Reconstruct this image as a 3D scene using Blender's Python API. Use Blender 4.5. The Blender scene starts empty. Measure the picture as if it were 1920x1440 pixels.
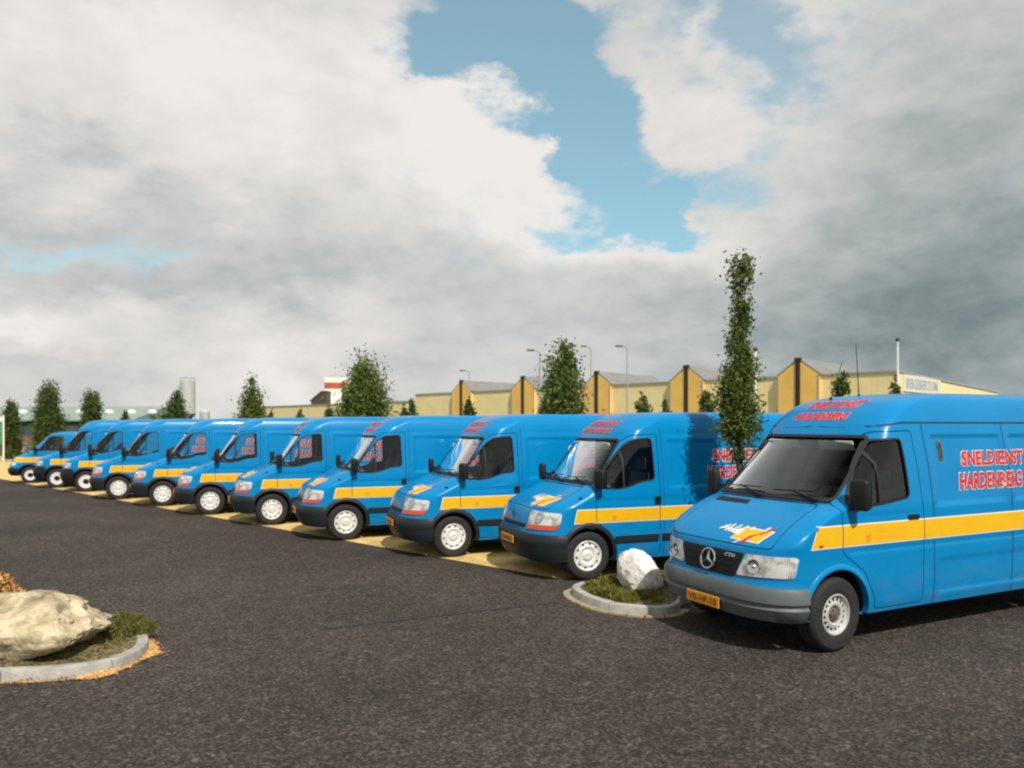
import bpy, bmesh, math, random
import numpy as np
from mathutils import Vector, Matrix, noise as mnoise
R = math.radians
random.seed(7); RNG = np.random.default_rng(7)
SC = bpy.context.scene
COL = SC.collection

# ------------------------------------------------------------------ camera
CAM_H, F_PX, HOR = 2.25, 1400.0, 798.0          # eye height, focal length and horizon row of the 1920 px wide photograph
cd = bpy.data.cameras.new('camera'); cam = bpy.data.objects.new('camera', cd); COL.objects.link(cam)
cam.location = (0, 0, CAM_H); cam.rotation_euler = (R(90), 0, 0)
cd.sensor_width = 36; cd.lens = 36*F_PX/1920; cd.shift_y = (HOR-720)/1920
cd.clip_start = .1; cd.clip_end = 4000
cd.dof.use_dof = True; cd.dof.focus_distance = 7.6; cd.dof.aperture_fstop = 1.7
SC.camera = cam

# ------------------------------------------------------------------ sun, sky, exposure
SUN_EL, SUN_AZ = R(48), R(22)                 # height, and swing to the right of straight behind the camera
SUN = Vector((math.sin(SUN_AZ)*math.cos(SUN_EL), -math.cos(SUN_AZ)*math.cos(SUN_EL), math.sin(SUN_EL)))
sl = bpy.data.lights.new('sun', 'SUN'); so = bpy.data.objects.new('sun', sl); COL.objects.link(so)
sl.energy = 4.6; sl.angle = R(.6); sl.color = (1, .95, .86)
so.rotation_euler = SUN.to_track_quat('Z', 'Y').to_euler()
SC.view_settings.view_transform = 'Standard'; SC.view_settings.look = 'None'
SC.view_settings.exposure = 0; SC.view_settings.gamma = 1; SC.view_settings.use_curve_mapping = False
SC.cycles.filter_width = 2.2
SC.cycles.max_bounces = 8; SC.cycles.transparent_max_bounces = 16

W = bpy.data.worlds.new('World'); SC.world = W; W.use_nodes = True
def build_sky():
    nt = W.node_tree; N = nt.nodes; L = nt.links; N.clear()
    def nd(t, **k):
        n = N.new(t)
        for a, b in k.items(): setattr(n, a, b)
        return n
    def put(sock, v):
        if hasattr(v, 'is_output') or isinstance(v, bpy.types.NodeSocket): L.new(v, sock)
        else: sock.default_value = v
    def mth(op, a, b=0, c=0, clamp=False):
        n = nd('ShaderNodeMath', operation=op, use_clamp=clamp)
        put(n.inputs[0], a); put(n.inputs[1], b); put(n.inputs[2], c); return n.outputs[0]
    def vm(op, a, b=(0, 0, 0)):
        n = nd('ShaderNodeVectorMath', operation=op); put(n.inputs[0], a); put(n.inputs[1], b); return n.outputs[0]
    def vs(a, s):
        n = nd('ShaderNodeVectorMath', operation='SCALE'); put(n.inputs[0], a); n.inputs['Scale'].default_value = s; return n.outputs[0]
    def noise(v, scale, detail, rough, color=False, dist=0):
        n = nd('ShaderNodeTexNoise'); L.new(v, n.inputs['Vector'])
        n.inputs['Scale'].default_value = scale; n.inputs['Detail'].default_value = detail
        n.inputs['Roughness'].default_value = rough; n.inputs['Distortion'].default_value = dist
        return n.outputs['Color' if color else 'Fac']
    def ramp(v, a, b):
        n = nd('ShaderNodeMapRange', interpolation_type='SMOOTHSTEP'); put(n.inputs[0], v)
        n.inputs[1].default_value = a; n.inputs[2].default_value = b; return n.outputs[0]
    tc = nd('ShaderNodeTexCoord'); D = tc.outputs['Generated']
    sx = nd('ShaderNodeSeparateXYZ'); L.new(D, sx.inputs[0])
    az = mth('ARCTAN2', sx.outputs[0], sx.outputs[1]); el = mth('ARCSINE', sx.outputs[2])
    cx = nd('ShaderNodeCombineXYZ'); L.new(az, cx.inputs[0]); L.new(el, cx.inputs[1]); P = cx.outputs[0]
    Dz = vm('MULTIPLY', D, (1, 1, 1.9))
    w1 = vs(vm('SUBTRACT', noise(Dz, 3.4, 2, .5, True), (.5, .5, .5)), .20)
    w2 = vs(vm('SUBTRACT', noise(Dz, 9.0, 8, .60, True), (.5, .5, .5)), .17)
    Pw = vm('ADD', P, vm('MULTIPLY', vm('ADD', w1, w2), (1, 1, 0)))
    def blob(px, py, rx, ry, rot=0):
        a = math.atan((px-960)/F_PX); e = math.atan((HOR-py)/F_PX*math.cos(a))
        m = nd('ShaderNodeMapping', vector_type='TEXTURE'); L.new(Pw, m.inputs['Vector'])
        m.inputs['Location'].default_value = (a, e, 0); m.inputs['Rotation'].default_value = (0, 0, R(rot))
        m.inputs['Scale'].default_value = (rx/F_PX, ry/F_PX, 1)
        g = nd('ShaderNodeTexGradient', gradient_type='SPHERICAL'); L.new(m.outputs[0], g.inputs[0])
        return g.outputs['Fac']
    def total(lst, base):
        acc = base
        for w, *b in lst: acc = mth('MULTIPLY_ADD', blob(*b), w, acc)
        return acc
    # openings of blue between the clouds
    big = noise(Dz, 1.6, 3, .5)
    clear = total([(1.35, 930, 40, 230, 150), (1.35, 1000, 150, 230, 140, -35), (1.35, 1130, 300, 230, 110, -48), (.95, 1270, 390, 130, 50, 15),
                   (.75, 1290, 60, 230, 120), (.38, 60, 420, 260, 40), (.5, 1290, 330, 150, 60), (.4, 20, 480, 260, 50)], mth('MULTIPLY', ramp(big, .56, .72), .35))
    clear = mth('ADD', clear, mth('MULTIPLY', mth('SUBTRACT', noise(Dz, 14, 8, .66), .5), .75))
    c1 = ramp(clear, .28, .90)
    thin = total([(1.1, 1400, 90, 200, 130, -50), (1.0, 1340, 350, 210, 75, 15), (.7, 1580, 90, 220, 70), (.6, 1130, 60, 130, 120), (.55, 90, 430, 260, 45), (.5, 260, 470, 240, 40)],
                 mth('MULTIPLY', mth('SUBTRACT', noise(Dz, 8, 8, .62, dist=.6), .5), 1.9))
    cmask = mth('MAXIMUM', c1, mth('MULTIPLY', ramp(thin, .25, 1.05), .80))
    # brightness inside the cloud deck
    n1 = mth('SUBTRACT', noise(Dz, 5.0, 7, .55, dist=.3), .5)
    n2 = mth('SUBTRACT', noise(Dz, 17, 6, .6), .5)
    base = mth('MULTIPLY_ADD', n1, .72, mth('MULTIPLY_ADD', n2, .60, .82))
    B = total([(.46, 560, 230, 560, 280), (.58, 940, 330, 320, 170, -38), (.5, 1150, 440, 260, 90, -15), (.26, 220, 190, 360, 200), (.2, 130, 60, 600, 130),
               (.7, 90, 625, 250, 80), (.6, 520, 690, 240, 140), (.24, 1350, 260, 300, 260), (.18, 1500, 100, 420, 200),
               (-.34, 240, 385, 330, 70), (-.14, 600, 520, 520, 90), (-.08, 260, 520, 420, 90), (-.05, 900, 590, 560, 120), (-.48, 1850, 330, 420, 430),
               (-.46, 1650, 640, 600, 240), (-.2, 1860, 620, 260, 240)], base)
    cr = nd('ShaderNodeValToRGB'); L.new(mth('MULTIPLY', B, .72), cr.inputs[0])
    e = cr.color_ramp.elements
    e[0].position = 0; e[0].color = (.19, .245, .255, 1)
    e[1].position = 1.0; e[1].color = (.86, .825, .80, 1)
    for p, c in ((.21, (.335, .38, .385, 1)), (.36, (.45, .48, .48, 1)), (.56, (.60, .61, .60, 1)), (.74, (.72, .70, .675, 1))):
        q = e.new(p); q.color = c
    cloud = vs(cr.outputs[0], 10)
    sky = nd('ShaderNodeTexSky', sky_type='NISHITA', sun_disc=False, sun_elevation=SUN_EL, sun_rotation=math.pi-SUN_AZ)
    blue = vm('MULTIPLY', sky.outputs[0], (1.15, 1.75, 1.5))
    veil = nd('ShaderNodeMix', data_type='RGBA'); veil.inputs[0].default_value = .30
    L.new(blue, veil.inputs[6]); veil.inputs[7].default_value = (5.2, 6.4, 6.9, 1)
    mx = nd('ShaderNodeMix', data_type='RGBA'); L.new(cmask, mx.inputs[0]); L.new(cloud, mx.inputs[6]); L.new(veil.outputs[2], mx.inputs[7])
    bg = nd('ShaderNodeBackground'); bg.inputs[1].default_value = .1; L.new(mx.outputs[2], bg.inputs[0])
    o = nd('ShaderNodeOutputWorld'); L.new(bg.outputs[0], o.inputs[0])
build_sky()

# ------------------------------------------------------------------ helpers
def gp(px, py, z=0.0):
    """the ground point (at height z) that the photograph shows at this pixel"""
    Z = F_PX*(CAM_H-z)/(py-HOR); return Vector(((px-960)*Z/F_PX, Z, z))
def at(px, Z):
    return (px-960)*Z/F_PX
def hz(py, Z):
    return CAM_H+(HOR-py)*Z/F_PX

def tag(o, label=None, cat=None, group=None, kind=None):
    if label: o['label'] = label
    if cat: o['category'] = cat
    if group: o['group'] = group
    if kind: o['kind'] = kind
    return o
def empty(name, loc=(0, 0, 0), rz=0):
    o = bpy.data.objects.new(name, None); COL.objects.link(o); o.location = loc; o.rotation_euler = (0, 0, rz)
    o.empty_display_size = .2; return o
def mobj(name, me, mats=None, parent=None):
    o = bpy.data.objects.new(name, me); COL.objects.link(o)
    if mats is not None:
        for m in (mats if isinstance(mats, (list, tuple)) else [mats]): me.materials.append(m)
    if parent is not None: o.parent = parent
    return o
def bobj(name, bm, mats, parent=None, smooth=35, rec=True):
    if rec: bmesh.ops.recalc_face_normals(bm, faces=bm.faces)
    me = bpy.data.meshes.new(name); bm.to_mesh(me); bm.free()
    if smooth: shade(me, smooth)
    return mobj(name, me, mats, parent)
def shade(me, ang=35):
    me.polygons.foreach_set('use_smooth', [True]*len(me.polygons)); me.set_sharp_from_angle(angle=R(ang)); me.update()
def copy_tree(o, parent=None):
    c = o.copy(); COL.objects.link(c); c.parent = parent
    for ch in o.children: copy_tree(ch, c)
    return c
def np_mesh(name, V, Fc, k):
    me = bpy.data.meshes.new(name); n = len(Fc)
    me.vertices.add(len(V)); me.vertices.foreach_set('co', np.asarray(V, np.float32).ravel())
    me.loops.add(n*k); me.loops.foreach_set('vertex_index', np.asarray(Fc, np.int32).ravel())
    me.polygons.add(n); me.polygons.foreach_set('loop_start', np.arange(0, n*k, k, dtype=np.int32))
    me.polygons.foreach_set('loop_total', np.full(n, k, np.int32)); me.update(calc_edges=True); return me
def box(bm, c, s, bev=0, seg=2, rot=None, mi=0):
    m = Matrix.Translation(c) @ (rot.to_4x4() if rot else Matrix()) @ Matrix.Diagonal((*s, 1))
    r = bmesh.ops.create_cube(bm, size=1, matrix=m)
    fs = set(f for v in r['verts'] for f in v.link_faces)
    for f in fs: f.material_index = mi
    if bev:
        es = list(set(e for f in fs for e in f.edges))
        bmesh.ops.bevel(bm, geom=es, offset=bev, segments=seg, profile=.5, affect='EDGES')
def tube(bm, pts, rad, n=8, caps=True, mi=0):
    pts = [Vector(p) for p in pts]; rad = rad if isinstance(rad, (list, tuple)) else [rad]*len(pts)
    rings = []; up = Vector((0, 0, 1))
    for i, p in enumerate(pts):
        d = (pts[min(i+1, len(pts)-1)]-pts[max(i-1, 0)]).normalized()
        a = d.cross(up if abs(d.z) < .95 else Vector((1, 0, 0))).normalized(); b = d.cross(a)
        rings.append([bm.verts.new(p+(a*math.cos(t)+b*math.sin(t))*rad[i]) for t in [2*math.pi*k/n for k in range(n)]])
    for A, B in zip(rings, rings[1:]):
        for k in range(n): bm.faces.new((A[k], A[(k+1) % n], B[(k+1) % n], B[k])).material_index = mi
    if caps:
        bm.faces.new(rings[0]).material_index = mi; bm.faces.new(rings[-1]).material_index = mi
def lathe(bm, prof, n=48, hole=None, mi=0, axis='Y'):
    """prof: (radius, offset) pairs turned about Y (offset along -Y) or Z"""
    rings = []
    for r, h in prof:
        ring = []
        for k in range(n):
            t = 2*math.pi*k/n
            co = (r*math.cos(t), -h, r*math.sin(t)) if axis == 'Y' else (r*math.cos(t), r*math.sin(t), h)
            ring.append(bm.verts.new(co))
        rings.append(ring)
    for i, (A, B) in enumerate(zip(rings, rings[1:])):
        for k in range(n):
            if hole and hole(i, k): continue
            bm.faces.new((A[k], A[(k+1) % n], B[(k+1) % n], B[k])).material_index = mi
    return rings
def prism(poly, fn0, fn1, mi=0):
    """a closed prism over a 2D outline; fn0 and fn1 place its two ends"""
    bm = bmesh.new()
    a = [bm.verts.new(fn0(*p)) for p in poly]; b = [bm.verts.new(fn1(*p)) for p in poly]; n = len(poly)
    bm.faces.new(a); bm.faces.new(b[::-1])
    for i in range(n): bm.faces.new((a[i], b[i], b[(i+1) % n], a[(i+1) % n]))
    for f in bm.faces: f.material_index = mi
    bmesh.ops.recalc_face_normals(bm, faces=bm.faces); return bm
def ccw(p):
    return p if sum(p[i-1][0]*p[i][1]-p[i][0]*p[i-1][1] for i in range(len(p))) > 0 else p[::-1]
def inset(p, d):
    p = ccw(p); n = len(p); out = []
    for i in range(n):
        a, b, c = Vector(p[i-1]), Vector(p[i]), Vector(p[(i+1) % n])
        n1 = Vector((-(b-a).y, (b-a).x)).normalized(); n2 = Vector((-(c-b).y, (c-b).x)).normalized()
        m = (n1+n2); m = m/max(m.length_squared, .3)*2
        out.append(tuple(b+m*d))
    return out
def rounded(p, r, k=4):
    p = ccw(p); n = len(p); out = []
    for i in range(n):
        a, b, c = Vector(p[i-1]), Vector(p[i]), Vector(p[(i+1) % n])
        d1 = min(r, (a-b).length*.45); d2 = min(r, (c-b).length*.45)
        s, e = b+(a-b).normalized()*d1, b+(c-b).normalized()*d2
        for j in range(k+1):
            t = j/k; out.append(tuple(s*(1-t)**2+b*2*t*(1-t)+e*t*t))
    return out
def ring_strip(bm, outer, inner, mp, off, n=3, mi=0):
    """flat trim between two outlines with equal numbers of points, laid on a surface"""
    N = len(outer); vo = []; vi = []
    for i in range(N):
        for j in range(n):
            t = j/n
            for L_, P in ((vo, outer), (vi, inner)):
                a, b = P[i], P[(i+1) % N]
                L_.append(bm.verts.new(mp(a[0]*(1-t)+b[0]*t, a[1]*(1-t)+b[1]*t, off)))
    M = len(vo)
    for i in range(M):
        bm.faces.new((vo[i], vo[(i+1) % M], vi[(i+1) % M], vi[i])).material_index = mi
def patch(bm, poly, mp, off, thick=0, nu=12, nv=6, mi=0):
    """a filled outline (one span per column) laid on a surface, with a thickness"""
    us = sorted(set([round(p[0], 5) for p in poly] + [min(p[0] for p in poly)*(1-t)+max(p[0] for p in poly)*t for t in np.linspace(0, 1, nu+1)]))
    us = [u for i, u in enumerate(us) if i == 0 or u-us[i-1] > 1e-4]
    n = len(poly); cols = []
    for u in us:
        vv = []
        for i in range(n):
            (a, c), (b, d) = poly[i], poly[(i+1) % n]
            if min(a, b)-1e-4 <= u <= max(a, b)+1e-4:
                if abs(b-a) < 1e-6: vv += [c, d]
                else: vv.append(c+(d-c)*min(1, max(0, (u-a)/(b-a))))
        lo, hi = min(vv), max(vv)
        if hi-lo < 1e-3: hi = lo+1e-3
        cols.append([(u, lo+(hi-lo)*j/nv) for j in range(nv+1)])
    T = [[bm.verts.new(mp(u, v, off)) for u, v in c] for c in cols]
    fs = []
    for A, B in zip(T, T[1:]):
        for j in range(nv): fs.append(bm.faces.new((A[j], B[j], B[j+1], A[j+1])))
    if thick:
        U = [[bm.verts.new(mp(u, v, off-thick)) for u, v in c] for c in cols]
        for A, B in zip(U, U[1:]):
            for j in range(nv): fs.append(bm.faces.new((A[j+1], B[j+1], B[j], A[j])))
        m = len(T)
        for i in range(m-1):
            fs.append(bm.faces.new((T[i][0], U[i][0], U[i+1][0], T[i+1][0]))); fs.append(bm.faces.new((T[i+1][nv], U[i+1][nv], U[i][nv], T[i][nv])))
        for j in range(nv):
            fs.append(bm.faces.new((T[0][j+1], U[0][j+1], U[0][j], T[0][j]))); fs.append(bm.faces.new((T[-1][j], U[-1][j], U[-1][j+1], T[-1][j+1])))
    for f in fs: f.material_index = mi
_TXT = {}
def text2d(s, bold=.0, shear=0.0):
    key = (s, bold, shear)
    if key not in _TXT:
        c = bpy.data.curves.new('t', 'FONT'); c.body = s; c.size = 1; c.offset = bold; c.shear = shear; c.resolution_u = 3; c.space_character = 1+bold*1.6
        o = bpy.data.objects.new('t', c); COL.objects.link(o); bpy.context.view_layer.update()
        me = bpy.data.meshes.new_from_object(o.evaluated_get(bpy.context.evaluated_depsgraph_get()))
        V = [tuple(v.co[:2]) for v in me.vertices]; Fs = [tuple(p.vertices) for p in me.polygons]
        bpy.data.objects.remove(o); bpy.data.curves.remove(c); bpy.data.meshes.remove(me)
        _TXT[key] = (V, Fs)
    return _TXT[key]
def text_on(bm, s, mp, u0, u1, v0, v1, off, bold=.02, shear=.2, mi=0, frame=None):
    """lettering whose cap height runs v0..v1 and whose length runs u0..u1, laid on a surface"""
    V0, _ = text2d(s, frame if frame is not None else bold, shear)
    V, Fs = text2d(s, bold, shear)
    xs = [v[0] for v in V0]; x0, x1 = min(xs), max(xs); y0 = 0; y1 = .73
    vs = [bm.verts.new(mp(u0+(x-x0)/(x1-x0)*(u1-u0), v0+(y-y0)/(y1-y0)*(v1-v0), off)) for x, y in V]
    for f in Fs:
        try: bm.faces.new([vs[i] for i in f]).material_index = mi
        except ValueError: pass

# ------------------------------------------------------------------ materials
def mat(name, col, rough=.5, metal=0, coat=0, var=0, vscale=8, bump=0, bscale=60, spec=.5, col2=None, detail=5, stretch=(1, 1, 1)):
    m = bpy.data.materials.new(name); m.use_nodes = True; nt = m.node_tree; N = nt.nodes; L = nt.links
    b = N['Principled BSDF']; b.inputs['Base Color'].default_value = (*col, 1); b.inputs['Roughness'].default_value = rough
    b.inputs['Metallic'].default_value = metal; b.inputs['Specular IOR Level'].default_value = spec
    b.inputs['Coat Weight'].default_value = coat; b.inputs['Coat Roughness'].default_value = .05
    if var or bump:
        tc = N.new('ShaderNodeTexCoord'); mp = N.new('ShaderNodeMapping'); mp.inputs['Scale'].default_value = stretch
        L.new(tc.outputs['Object'], mp.inputs[0])
    if var:
        n = N.new('ShaderNodeTexNoise'); n.inputs['Scale'].default_value = vscale; n.inputs['Detail'].default_value = detail; n.inputs['Roughness'].default_value = .6
        L.new(mp.outputs[0], n.inputs[0])
        r = N.new('ShaderNodeMapRange'); L.new(n.outputs[0], r.inputs[0]); r.inputs[1].default_value = .3; r.inputs[2].default_value = .7
        mx = N.new('ShaderNodeMix'); mx.data_type = 'RGBA'; L.new(r.outputs[0], mx.inputs[0])
        c2 = col2 or tuple(c*(1-var) for c in col)
        mx.inputs[6].default_value = (*c2, 1); mx.inputs[7].default_value = (*(col if col2 else tuple(min(1, c*(1+var*.6)) for c in col)), 1)
        L.new(mx.outputs[2], b.inputs['Base Color'])
    if bump:
        n2 = N.new('ShaderNodeTexNoise'); n2.inputs['Scale'].default_value = bscale; n2.inputs['Detail'].default_value = 5; L.new(mp.outputs[0], n2.inputs[0])
        bp = N.new('ShaderNodeBump'); bp.inputs['Strength'].default_value = bump; bp.inputs['Distance'].default_value = .02
        L.new(n2.outputs[0], bp.inputs['Height']); L.new(bp.outputs[0], b.inputs['Normal'])
    return m
M = {}
M['blue'] = mat('blue_paint', (.0, .195, .455), .30, coat=.14, spec=.15, var=.07, vscale=1.5, bump=.012, bscale=5)
M['blue_dim'] = M['blue']
def weather(m):
    """road film: dust in drifts and spatter low on the sides"""
    nt = m.node_tree; N = nt.nodes; L = nt.links; b = N['Principled BSDF']; src = b.inputs['Base Color'].links[0].from_socket
    tc = N.new('ShaderNodeTexCoord'); mp = N.new('ShaderNodeMapping'); mp.inputs['Scale'].default_value = (1, 1, 2.2); L.new(tc.outputs['Object'], mp.inputs[0])
    n = N.new('ShaderNodeTexNoise'); n.inputs['Scale'].default_value = 3.2; n.inputs['Detail'].default_value = 9; n.inputs['Roughness'].default_value = .7; L.new(mp.outputs[0], n.inputs[0])
    sx = N.new('ShaderNodeSeparateXYZ'); L.new(tc.outputs['Object'], sx.inputs[0])
    h = N.new('ShaderNodeMapRange'); L.new(sx.outputs[2], h.inputs[0]); h.inputs[1].default_value = .95; h.inputs[2].default_value = .3; h.inputs[3].default_value = .015; h.inputs[4].default_value = .30
    r = N.new('ShaderNodeMapRange'); L.new(n.outputs[0], r.inputs[0]); r.inputs[1].default_value = .40; r.inputs[2].default_value = .72
    k = N.new('ShaderNodeMath'); k.operation = 'MULTIPLY'; L.new(h.outputs[0], k.inputs[0]); L.new(r.outputs[0], k.inputs[1])
    x = N.new('ShaderNodeMix'); x.data_type = 'RGBA'; L.new(k.outputs[0], x.inputs[0]); x.inputs[7].default_value = (.13, .125, .115, 1)
    sc = N.new('ShaderNodeVectorMath'); sc.operation = 'SCALE'; L.new(src, sc.inputs[0]); sc.inputs['Scale'].default_value = 1.0
    L.new(sc.outputs[0], x.inputs[6]); L.new(x.outputs[2], b.inputs['Base Color'])
    ro = N.new('ShaderNodeMath'); ro.operation = 'MULTIPLY_ADD'; L.new(k.outputs[0], ro.inputs[0]); ro.inputs[1].default_value = .9; ro.inputs[2].default_value = .27; L.new(ro.outputs[0], b.inputs['Roughness'])
weather(M['blue'])
M['yellow'] = mat('yellow_film', (.74, .42, .004), .4, var=.05)
M['white_film'] = mat('white_film', (.78, .74, .66), .4)
M['red'] = mat('red_film', (.52, .018, .028), .4, var=.15, vscale=20)
M['pink'] = mat('pale_red_film', (.80, .36, .36), .4)
M['orange_film'] = mat('orange_film', (.75, .26, .01), .45)
M['orange_soft'] = mat('faded_orange_film', (.82, .40, .01), .45)
M['black'] = mat('black_plastic', (.009, .010, .011), .5, spec=.3, var=.3, vscale=12)
M['rubber'] = mat('rubber', (.010, .010, .011), .7)
M['tyre'] = mat('tyre_rubber', (.017, .016, .017), .82, var=.35, vscale=18, bump=.1, bscale=70)
M['grey'] = mat('grey_bumper_plastic', (.11, .125, .128), .5, spec=.35, var=.15, vscale=9)
M['charcoal'] = mat('charcoal_bumper_plastic', (.013, .017, .020), .5, spec=.35, var=.2, vscale=9)
M['inside'] = mat('cab_lining', (.014, .016, .019), .85)
M['well'] = mat('wheel_well', (.008, .008, .009), .9)
M['seat'] = mat('seat_fabric', (.055, .06, .07), .9, var=.3, vscale=30)
M['dash'] = mat('dashboard_plastic', (.075, .085, .095), .65)
M['visor'] = mat('visor_vinyl', (.55, .57, .56), .7)
M['steel'] = mat('silver_wheel_paint', (.60, .59, .57), .38, metal=.35, var=.12, vscale=14)
M['hubcap'] = mat('white_wheel_paint', (.70, .685, .66), .4, metal=.1, var=.1, vscale=12)
M['dull'] = mat('dusty_hub_metal', (.17, .155, .125), .6, metal=.4, var=.4, vscale=25)
M['chrome'] = mat('chrome', (.62, .63, .63), .14, metal=1)
M['plate'] = mat('plate_yellow', (.72, .30, .008), .45, var=.08)
M['ink'] = mat('plate_ink', (.03, .022, .012), .5)
M['amber'] = mat('amber_lens', (.62, .06, .015), .2, coat=.6)
def lamp_mat():
    m = mat('headlamp_lens', (.66, .66, .62), .16, coat=.9); nt = m.node_tree; b = nt.nodes['Principled BSDF']
    tc = nt.nodes.new('ShaderNodeTexCoord'); w = nt.nodes.new('ShaderNodeTexWave'); w.bands_direction = 'Y'; w.inputs['Scale'].default_value = 22; w.inputs['Distortion'].default_value = .4
    nt.links.new(tc.outputs['Object'], w.inputs[0]); bp = nt.nodes.new('ShaderNodeBump'); bp.inputs['Strength'].default_value = .5; bp.inputs['Distance'].default_value = .02
    nt.links.new(w.outputs[1], bp.inputs['Height']); nt.links.new(bp.outputs[0], b.inputs['Normal'])
    n = nt.nodes.new('ShaderNodeTexNoise'); n.inputs['Scale'].default_value = 9; nt.links.new(tc.outputs['Object'], n.inputs[0])
    r = nt.nodes.new('ShaderNodeValToRGB'); nt.links.new(n.outputs[0], r.inputs[0])
    r.color_ramp.elements[0].position = .42; r.color_ramp.elements[0].color = (.46, .46, .44, 1); r.color_ramp.elements[1].position = .56; r.color_ramp.elements[1].color = (.84, .83, .80, 1)
    nt.links.new(r.outputs[0], b.inputs['Base Color']); b.inputs['Metallic'].default_value = .25
    return m
M['lamp'] = lamp_mat()
def glass_mat(name, tint, refl=1.0, base=.02):
    m = bpy.data.materials.new(name); m.use_nodes = True; nt = m.node_tree; N = nt.nodes; N.clear()
    t = N.new('ShaderNodeBsdfTransparent'); t.inputs[0].default_value = (*tint, 1)
    g = N.new('ShaderNodeBsdfGlossy'); g.inputs['Roughness'].default_value = .015; g.inputs[0].default_value = (.95, 1, .98, 1)
    f = N.new('ShaderNodeFresnel'); f.inputs[0].default_value = 1.52
    k = N.new('ShaderNodeMath'); k.operation = 'MULTIPLY_ADD'; k.inputs[1].default_value = refl; k.inputs[2].default_value = base; k.use_clamp = True
    nt.links.new(f.outputs[0], k.inputs[0])
    x = N.new('ShaderNodeMixShader'); nt.links.new(k.outputs[0], x.inputs[0]); nt.links.new(t.outputs[0], x.inputs[1]); nt.links.new(g.outputs[0], x.inputs[2])
    o = N.new('ShaderNodeOutputMaterial'); nt.links.new(x.outputs[0], o.inputs[0]); return m
M['glass'] = glass_mat('window_glass', (.80, .88, .86), 1.1, .0)
M['screen'] = glass_mat('windscreen_glass', (.82, .91, .89), 7.0, -.37)

# ------------------------------------------------------------------ van bodies
def pchip(xs, ys):
    xs = np.array(xs, float); ys = np.array(ys, float); h = np.diff(xs); d = np.diff(ys)/h
    m = np.zeros(len(xs)); m[0], m[-1] = d[0], d[-1]
    for i in range(1, len(xs)-1):
        if d[i-1]*d[i] > 0:
            w1, w2 = 2*h[i]+h[i-1], h[i]+2*h[i-1]; m[i] = (w1+w2)/(w1/d[i-1]+w2/d[i])
    def f(x):
        x = np.clip(np.asarray(x, float), xs[0], xs[-1]); i = np.clip(np.searchsorted(xs, x)-1, 0, len(h)-1)
        t = (x-xs[i])/h[i]; t2 = t*t; t3 = t2*t
        return (2*t3-3*t2+1)*ys[i]+(t3-2*t2+t)*h[i]*m[i]+(-2*t3+3*t2)*ys[i+1]+(t3-t2)*h[i]*m[i+1]
    return f
def sstep(a, b, x):
    t = np.clip((x-a)/(b-a), 0, 1); return t*t*(3-2*t)
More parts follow.
